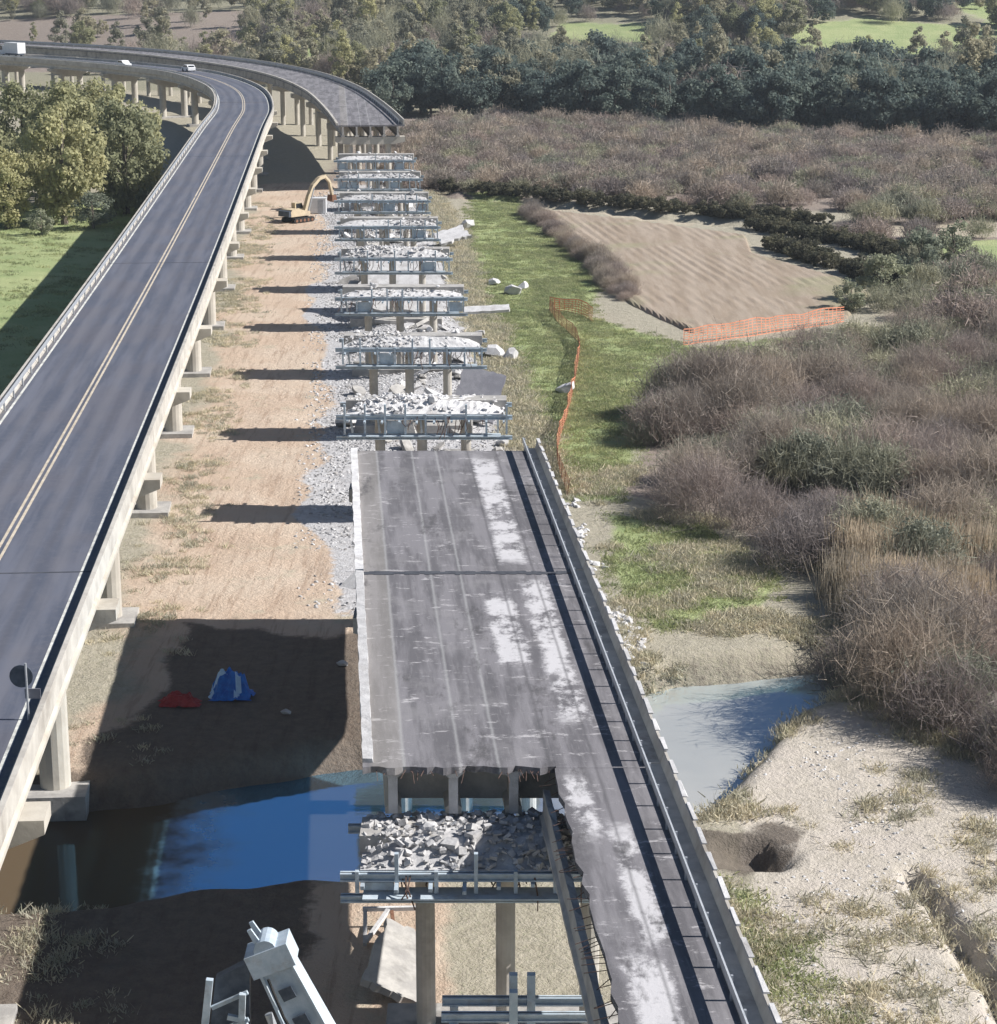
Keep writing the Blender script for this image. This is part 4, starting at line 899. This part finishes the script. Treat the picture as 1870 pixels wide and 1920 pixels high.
def tree_meshes(seed, h, w, nclump, nleaf, leaf, mat, base=0.22, clump_r=0.15, shape=1.0, tr=0.03):
    vv, cl = leaf_cloud(seed,h,w,nclump,nleaf,leaf,base,1.0,clump_r,shape)
    crown = quads_mesh('crown', vv, mat); r = random.Random(seed); m = MB()
    k = [(0,0,-0.8)]+[(r.uniform(-.03,.03)*h*u,r.uniform(-.03,.03)*h*u,h*u) for u in (0.12,0.3,0.5,0.7,0.88)]
    m.tube(k,[tr*h*q for q in (1.3,1,0.85,0.6,0.35,0.12)],8)
    for c in cl[::max(1,len(cl)//9)]:
        u = min(0.75,max(0.18,c[2]/h*0.6)); m.tube([(0,0,h*u),(c[0]*0.5,c[1]*0.5,(h*u+c[2])/2+0.02*h),tuple(c)],[tr*h*0.4,tr*h*0.25,tr*h*0.08],5,False)
    return m.mesh('trunk', M['bark']), crown
T_EVER = [tree_meshes(500+i, 12, 9.5, 34, 3600, 0.62, M['leaf_dark'], 0.12, 0.15, 0.8) for i in range(4)]
T_OLIVE = [tree_meshes(520+i, 12, 8, 30, 3200, 0.55, M['leaf_olive'], 0.15, 0.13, 1.0) for i in range(3)]
T_AUT = [tree_meshes(540+i, 13, 10.5, 70, 11000, 0.46, M['leaf_autumn'], 0.04, 0.125, 0.9) for i in range(2)]
T_POP = [tree_meshes(580+i, 17, 5.5, 40, 3600, 0.5, M['leaf_olive' if i else 'leaf_autumn'], 0.08, 0.1, 1.1, 0.02) for i in range(2)]
T_GREY = [tree_meshes(560+i, 6, 6.5, 30, 3600, 0.34, M['leaf_grey'], 0.05, 0.16, 0.7) for i in range(3)]
def tree(kind, loc, s, rz, label, name='tree', group=None, sz=None):
    trunk, crown = kind; r = empty(name, loc, rz, label, 'tree', group); r.scale = (s,s,sz or s)
    obj('trunk', trunk, r); obj('crown', crown, r); return r

# grove on the left of the used road
grove = [(-62,305,1.2,0,'rounded yellow-green tree, lowest at the front of the left grove'),(-55,316,1.15,1,'yellow-green tree next to the road parapet in the left grove'),(-66,326,1.3,1,'tall yellow-green tree in the middle of the left grove'),
         (-76,318,1.0,0,'yellow-green tree at the left edge of the picture'),(-59,337,1.22,0,'tallest yellow-green tree at the back of the left grove'),(-75,340,1.25,1,'yellow-green tree at the back left of the grove'),(-69,300,0.8,0,'small yellow-green tree left of the lowest one in the grove'),(-67,352,1.2,1,'yellow-green tree at the very back of the grove, under the far bend')]
for gx_,gy_,s,k,lab in grove: tree(T_AUT[k],(gx_,gy_,zat(gx_,gy_)),s,random.uniform(0,6),lab,'broadleaf_tree','left roadside grove',s*1.15)
for gx_,gy_,s,lab in ((-70,303,1.1,'dark grey-green bush at the foot of the left grove'),(-57,300,0.9,'pale grey-green bush between the left grove and the road'),(-50.5,311,0.85,'grey-green bush close against the road parapet'),(-63,294,0.6,'small bush on the bright grass at the grove foot')):
    tree(T_GREY[random.randrange(3)],(gx_,gy_,zat(gx_,gy_)),s,random.uniform(0,6),lab,'bush')

# front edge of the dark wood: single trees
rr = random.Random(5)
def nth(n): return '%d%s' % (n, 'th' if 10 <= n%100 <= 20 else {1:'st',2:'nd',3:'rd'}.get(n%10,'th'))
for k in range(46):
    u = k/45; tx = -26+u*128+rr.uniform(-1.2,1.2); ty = 497-u*72+rr.uniform(-5,9)
    kind = T_EVER[rr.randrange(4)]; s = rr.uniform(0.8,1.2)
    tree(kind,(tx,ty,zat(tx,ty)),s,rr.uniform(0,6),'dark blue-green evergreen, %s from the left in the front row of the wood' % nth(k+1),'evergreen_tree','front row of the dark wood')
for tx,ty,s,lab in ((52,505,1.35,'tall yellow-green tree standing out of the dark wood'),(59,500,1.15,'yellow-green tree right beside the tallest yellow-green one in the wood'),(38,520,1.2,'olive tree behind the dark wood, left of the yellow-green pair'),(1,485,1.05,'pale olive tree among the evergreens left of the wood'),(76,500,1.1,'olive tree at the right behind the dark wood')):
    tree(T_OLIVE[rr.randrange(3)],(tx,ty,zat(tx,ty)),s,rr.uniform(0,6),lab,'broadleaf_tree',None,s*1.2)
for tx,ty,s,lab in ((43,237,0.95,'grey-green tree at the right corner of the ploughed field'),(49,246,1.15,'larger grey-green tree right of the ploughed field'),(56,262,1.0,'grey-green tree behind the pair right of the field'),(62,238,0.9,'dark grey-green bush at the right picture edge'),(38.5,231,0.6,'low dark bush where the orange net ends')):
    tree(T_GREY[rr.randrange(3)],(tx,ty,zat(tx,ty)),s,rr.uniform(0,6),lab,'bush')

# woodland masses behind (stuff)
# bare scrub: bundles of thin twigs
def twig_bush(seed, h, w, n, mat, tw=0.045, leafy=0):
    r = np.random.default_rng(seed)
    ang = r.uniform(0,6.283,n); rad = np.sqrt(r.random(n))*w/2; st0 = np.stack([np.cos(ang)*rad*0.45,np.sin(ang)*rad*0.45,np.zeros(n)],-1)
    dome = np.sqrt(np.clip(1-(rad/(w/2))**2*0.75,0,1)); hh = h*dome*r.uniform(0.6,1.08,n)
    tip = np.stack([np.cos(ang)*rad*1.05,np.sin(ang)*rad*1.05,hh],-1)+r.normal(0,0.13*h,(n,3))*np.array([1.3,1.3,0.8])
    t0 = r.uniform(0.55,0.93,n)[:,None]; a = st0+(tip-st0)*t0; a += r.normal(0,0.11*h,(n,3)); a[:,2] = np.maximum(a[:,2],0.0)
    b = tip; d = b-a; sd = np.cross(d, r.normal(0,1,(n,3))); sd /= np.linalg.norm(sd,axis=1)[:,None]+1e-9; wd = (tw*r.uniform(0.6,1.5,n))[:,None]
    q = np.stack([a-sd*wd,a+sd*wd,b+sd*wd*0.35,b-sd*wd*0.35],1).reshape(-1,3)
    if leafy:
        vv,_ = leaf_cloud(seed+1,h,w,10,leafy,0.16,0.1,0.95,0.2,0.5); q = np.concatenate([q,vv])
    return quads_mesh('twig_bush', q, mat)
TALLTWIG = [twig_bush(660, 11, 6.5, 1100, M['twig_grey'], 0.05, 300),twig_bush(661, 9, 7, 1000, M['twig'], 0.05, 150)]
def crowns(kinds): return [k[1] for k in kinds]
def d_wood(x,y):
    return sstep(0,10,y-(502-0.56*(x+26)))*sstep(-34,-20,x)*sstep(610,545,y+0.1*x)
scatter('woodland', sample(460,(-40,190,420,700),lambda x,y: d_wood(x,y)*(1-meadow(x,y)),-0.4,31), crowns(T_EVER)*2+crowns(T_OLIVE)[:1]+crowns(T_POP)[1:]+TALLTWIG, 0.65, 1.45, 'dense dark blue-green wood behind the scrub', 'wood', 0.05, 33)
def d_hill(x,y):
    st_ = 560+np.maximum(0,-x-20)*0.8; gr = meadow(x,y)
    return sstep(0,25,y-st_)*(1-0.95*gr)*(1-0.9*heath(x,y))*(0.35+0.65*sstep(0.4,0.6,fbm(x,y,40,191,2)))
scatter('hillside_wood', sample(1900,(-270,270,565,930),d_hill,-0.4,41), crowns(T_OLIVE)+crowns(T_AUT)[:1]+crowns(T_POP)+TALLTWIG*2, 0.45, 1.2, 'olive and brown trees over the far hillside', 'wood', 0.05, 43)
scatter('hillside_wood', sample(420,(0,270,640,930),d_hill,-0.4,45), crowns(T_EVER), 0.6, 1.1, 'dark trees scattered over the far right hillside', 'wood', 0.05, 46)

BRUSH = [twig_bush(600, 3.6, 5.0, 3000, M['twig'], 0.013),twig_bush(601, 2.6, 4.4, 2600, M['twig'], 0.013, 120),twig_bush(602, 4.4, 4.6, 2800, M['twig_tan'], 0.013),twig_bush(610, 3.0, 4.6, 1500, M['twig_grey'], 0.02, 350)]
BRUSH_G = [twig_bush(620+i, 2.2+0.5*i, 3.6, 900, M['twig_grey'], 0.022, 900) for i in range(3)]
BRUSH_FAR = [twig_bush(630, 3.0, 5.2, 900, M['twig'], 0.045, 150),twig_bush(631, 2.2, 5.0, 800, M['twig'], 0.045, 250),twig_bush(632, 3.6, 4.6, 800, M['twig_tan'], 0.045, 100),twig_bush(640, 2.8, 4.8, 700, M['twig_grey'], 0.045, 500)]
HEDGE_M = [quads_mesh('hedge_clump', leaf_cloud(650+i, 2.2, 2.8, 14, 1300, 0.24, 0.02, 1.0, 0.22, 0.6)[0], M['leaf_hedge']) for i in range(2)]
scatter('thicket', sample(620,(8,76,86,212),lambda x,y: inpoly(x,y,THICK,1.5)*(1-inpoly(x,y,[(20,118),(22.5,134),(27,139),(30,134),(28,120)],1.0))*(0.3+0.7*sstep(0.35,0.55,fbm(x,y,12,201,3))),-0.1,51), BRUSH, 0.7, 1.45, 'bare purple-brown thicket right of the old viaduct', 'thicket', 0.12, 53)
scatter('thicket', sample(260,(8,76,86,212),lambda x,y: inpoly(x,y,THICK,1.5)*sstep(0.55,0.7,fbm(x,y,14,211,3)),-0.1,55), BRUSH_G, 0.8, 1.5, 'grey-olive bushes mixed into the bare thicket', 'thicket', 0.12, 57)
SCR = [(-17,350),(2,343),(22,332),(48,318),(84,312),(120,330),(130,420),(104,412),(40,455),(-8,478),(-22,420)]
scatter('scrub', sample(1700,(-25,135,305,485),lambda x,y: inpoly(x,y,SCR,3)*(0.4+0.6*sstep(0.35,0.55,fbm(x,y,18,221,3))),-0.2,61), BRUSH_FAR, 0.7, 1.25, 'broad band of bare mauve-brown scrub in front of the dark wood', 'scrub', 0.1, 63)
scatter('scrub', sample(420,(38,112,204,324),lambda x,y: inpoly(x,y,RSC,3)*(1-inpoly(x,y,[(50,304),(95,312),(95,288),(52,292)],2.0))*(1-inpoly(x,y,[(46,285),(80,290),(80,250),(58,258)],3))*(0.3+0.7*sstep(0.4,0.6,fbm(x,y,14,225,3))),-0.1,65), BRUSH_G+BRUSH_FAR[:1]+BRUSH_FAR[3:], 0.7, 1.35, 'grey-olive scrub right of the ploughed field', 'scrub', 0.1, 66)
HEDGES = [([(36,300,1.4),(42,290,1.6),(48,279,1.8),(52,268,2.2)],130,'dense low hedge curving round the far side of the ploughed field'),([(36,281,1.2),(39,271,1.8),(43,260,2.2),(46,249,2.2)],120,'grey hedge patch biting into the right side of the ploughed field'),
          ([(4,318,0.9),(7,300,1.0),(10,280,1.2),(12.5,262,1.4),(14.5,240,1.6)],80,'straggling brown hedge on the left edge of the ploughed field'),([(-8,347,1.0),(10,333,1.2),(27,318,1.4),(46,306,1.4)],150,'dark hedge line behind the pale track')]
for hp,hn,lab in HEDGES:
    scatter('hedge', sample(hn,(-10,60,230,350),lambda x,y,hp=hp: (lambda d,w: sstep(w*1.1,w*0.5,d))(*pline(x,y,hp)),-0.1,int(hp[0][1])), (BRUSH[:3] if 'straggling' in lab else HEDGE_M), *((0.35,0.6) if 'straggling' in lab else (0.6,1.05)), lab, 'hedge', 0.1, 71)
def reed_clump(seed):
    r = np.random.default_rng(seed); n = 420; a = np.stack([r.normal(0,0.7,n),r.normal(0,0.7,n),np.zeros(n)],-1); h = r.uniform(1.4,2.9,n)
    b = a+np.stack([r.normal(0,0.3,n),r.normal(0,0.3,n),h],-1); sd = np.stack([r.normal(0,1,n),r.normal(0,1,n),np.zeros(n)],-1); sd /= np.linalg.norm(sd,axis=1)[:,None]
    return quads_mesh('reed_clump', np.stack([a-sd*0.03,a+sd*0.03,b+sd*0.008,b-sd*0.008],1).reshape(-1,3), M['reed'])
scatter('reeds', sample(62,(20,32,116,142),lambda x,y: inpoly(x,y,[(21,119),(23,135),(27,140),(30,135),(28.5,121)],1.5),-0.05,81), [reed_clump(1),reed_clump(2)], 0.8, 1.35, 'orange dry reed bed in front of the bare thicket', 'reeds', 0.08, 83)
def tuft(seed, mat, n=46, h=0.35, w=0.5):
    r = np.random.default_rng(seed); a = np.stack([r.normal(0,w/2,n),r.normal(0,w/2,n),np.full(n,-0.03)],-1)
    b = a+np.stack([r.normal(0,h*0.5,n),r.normal(0,h*0.5,n),r.uniform(0.4,1,n)*h],-1); sd = r.normal(0,1,(n,3)); sd /= np.linalg.norm(sd,axis=1)[:,None]
    return quads_mesh('grass_tuft', np.stack([a-sd*0.03,a+sd*0.03,b+sd*0.012,b-sd*0.012],1).reshape(-1,3), mat)
TG = [tuft(1,M['grass'],46,0.2,0.6),tuft(2,M['grass'],60,0.15,0.8)]; TD = [tuft(3,M['drygrass'],50,0.22,0.6),tuft(4,M['drygrass'],40,0.34,0.5)]
def attr_d(arr):
    from_grid = arr.reshape(ny,nx)
    def f(xx,yy):
        i = np.clip(np.searchsorted(gx,xx),0,nx-1); j = np.clip(np.searchsorted(gy,yy),0,ny-1); return from_grid[j,i]
    return f
fg = attr_d(w_grass); fp = attr_d(w_pale); ft = attr_d(w_tan); fv = attr_d(w_grav)
scatter('grass', sample(12000,(-8,40,64,345),lambda x,y: fg(x,y)*(0.25+0.75*sstep(0.4,0.6,fbm(x,y,3,231,3))),0,91), TG, 0.7, 1.5, 'green grass growing right of the old viaduct', 'grass', 0.1, 93)
scatter('grass', sample(2200,(-90,-38,190,330),lambda x,y: sstep(-8,-11,x-np.interp(y,NEWC[:,1],NEWC[:,0]))*(0.2+0.8*sstep(0.45,0.6,fbm(x,y,6,271,3))),0,87), TG, 0.9, 2.0, 'bright green grass left of the used viaduct', 'grass', 0.1, 88)
scatter('dry_weeds', sample(3000,(-12,14,150,345),lambda x,y: sstep(3.0,0.8,np.abs(x-oldc(y)-9.0+2*(fbm(x,y,9,261,2)-0.5))),0,89), TD, 0.7, 1.8, 'pale dry weeds between the rubble and the green verge', 'weeds', 0.1, 90)
scatter('dry_weeds', sample(3600,(6,32,62,160),lambda x,y: (1-fp(x,y)*0.85)*(1-inpoly(x,y,THICK,1.5))*(1-0.6*fg(x,y))*sstep(3.2,4.8,np.hypot(x-11.2,y-88.4))*sstep(0.42,0.62,fbm(x,y,4,241,3))*sstep(0.3,1.6,pline(x,y,RIV)[0]-pline(x,y,RIV)[1]),0,95), TD, 0.6, 1.5, 'dry straw-coloured weeds over the river bank', 'weeds', 0.1, 97)
scatter('dry_weeds', sample(1300,(-40,-6,62,330),lambda x,y: sstep(9,2,x-np.interp(y,NEWC[:,1],NEWC[:,0]))*sstep(-2,2,x-np.interp(y,NEWC[:,1],NEWC[:,0])-3)*(1-fv(x,y))*sstep(0.4,0.6,fbm(x,y,5,251,3))*sstep(0.3,1.6,pline(x,y,RIV)[0]-pline(x,y,RIV)[1]),0,99), TD, 0.6, 1.2, 'sparse weeds on the soil along the used viaduct', 'weeds', 0.1, 101)

# ------------------------------------------------------------------ air
hz = MB().box(-1900,1900,-150,3500,-5.0,105).build('haze', None); tag(hz, kind='stuff'); hz.hide_select = True
t = NT('pale_winter_haze'); vol = t.n('ShaderNodeVolumePrincipled'); vol.inputs['Color'].default_value = (0.82,0.9,1.0,1); vol.inputs['Density'].default_value = 0.00013; vol.inputs['Anisotropy'].default_value = 0.2
t.t.links.new(vol.outputs[0], t.out.inputs['Volume']); hz.data.materials.append(t.m)
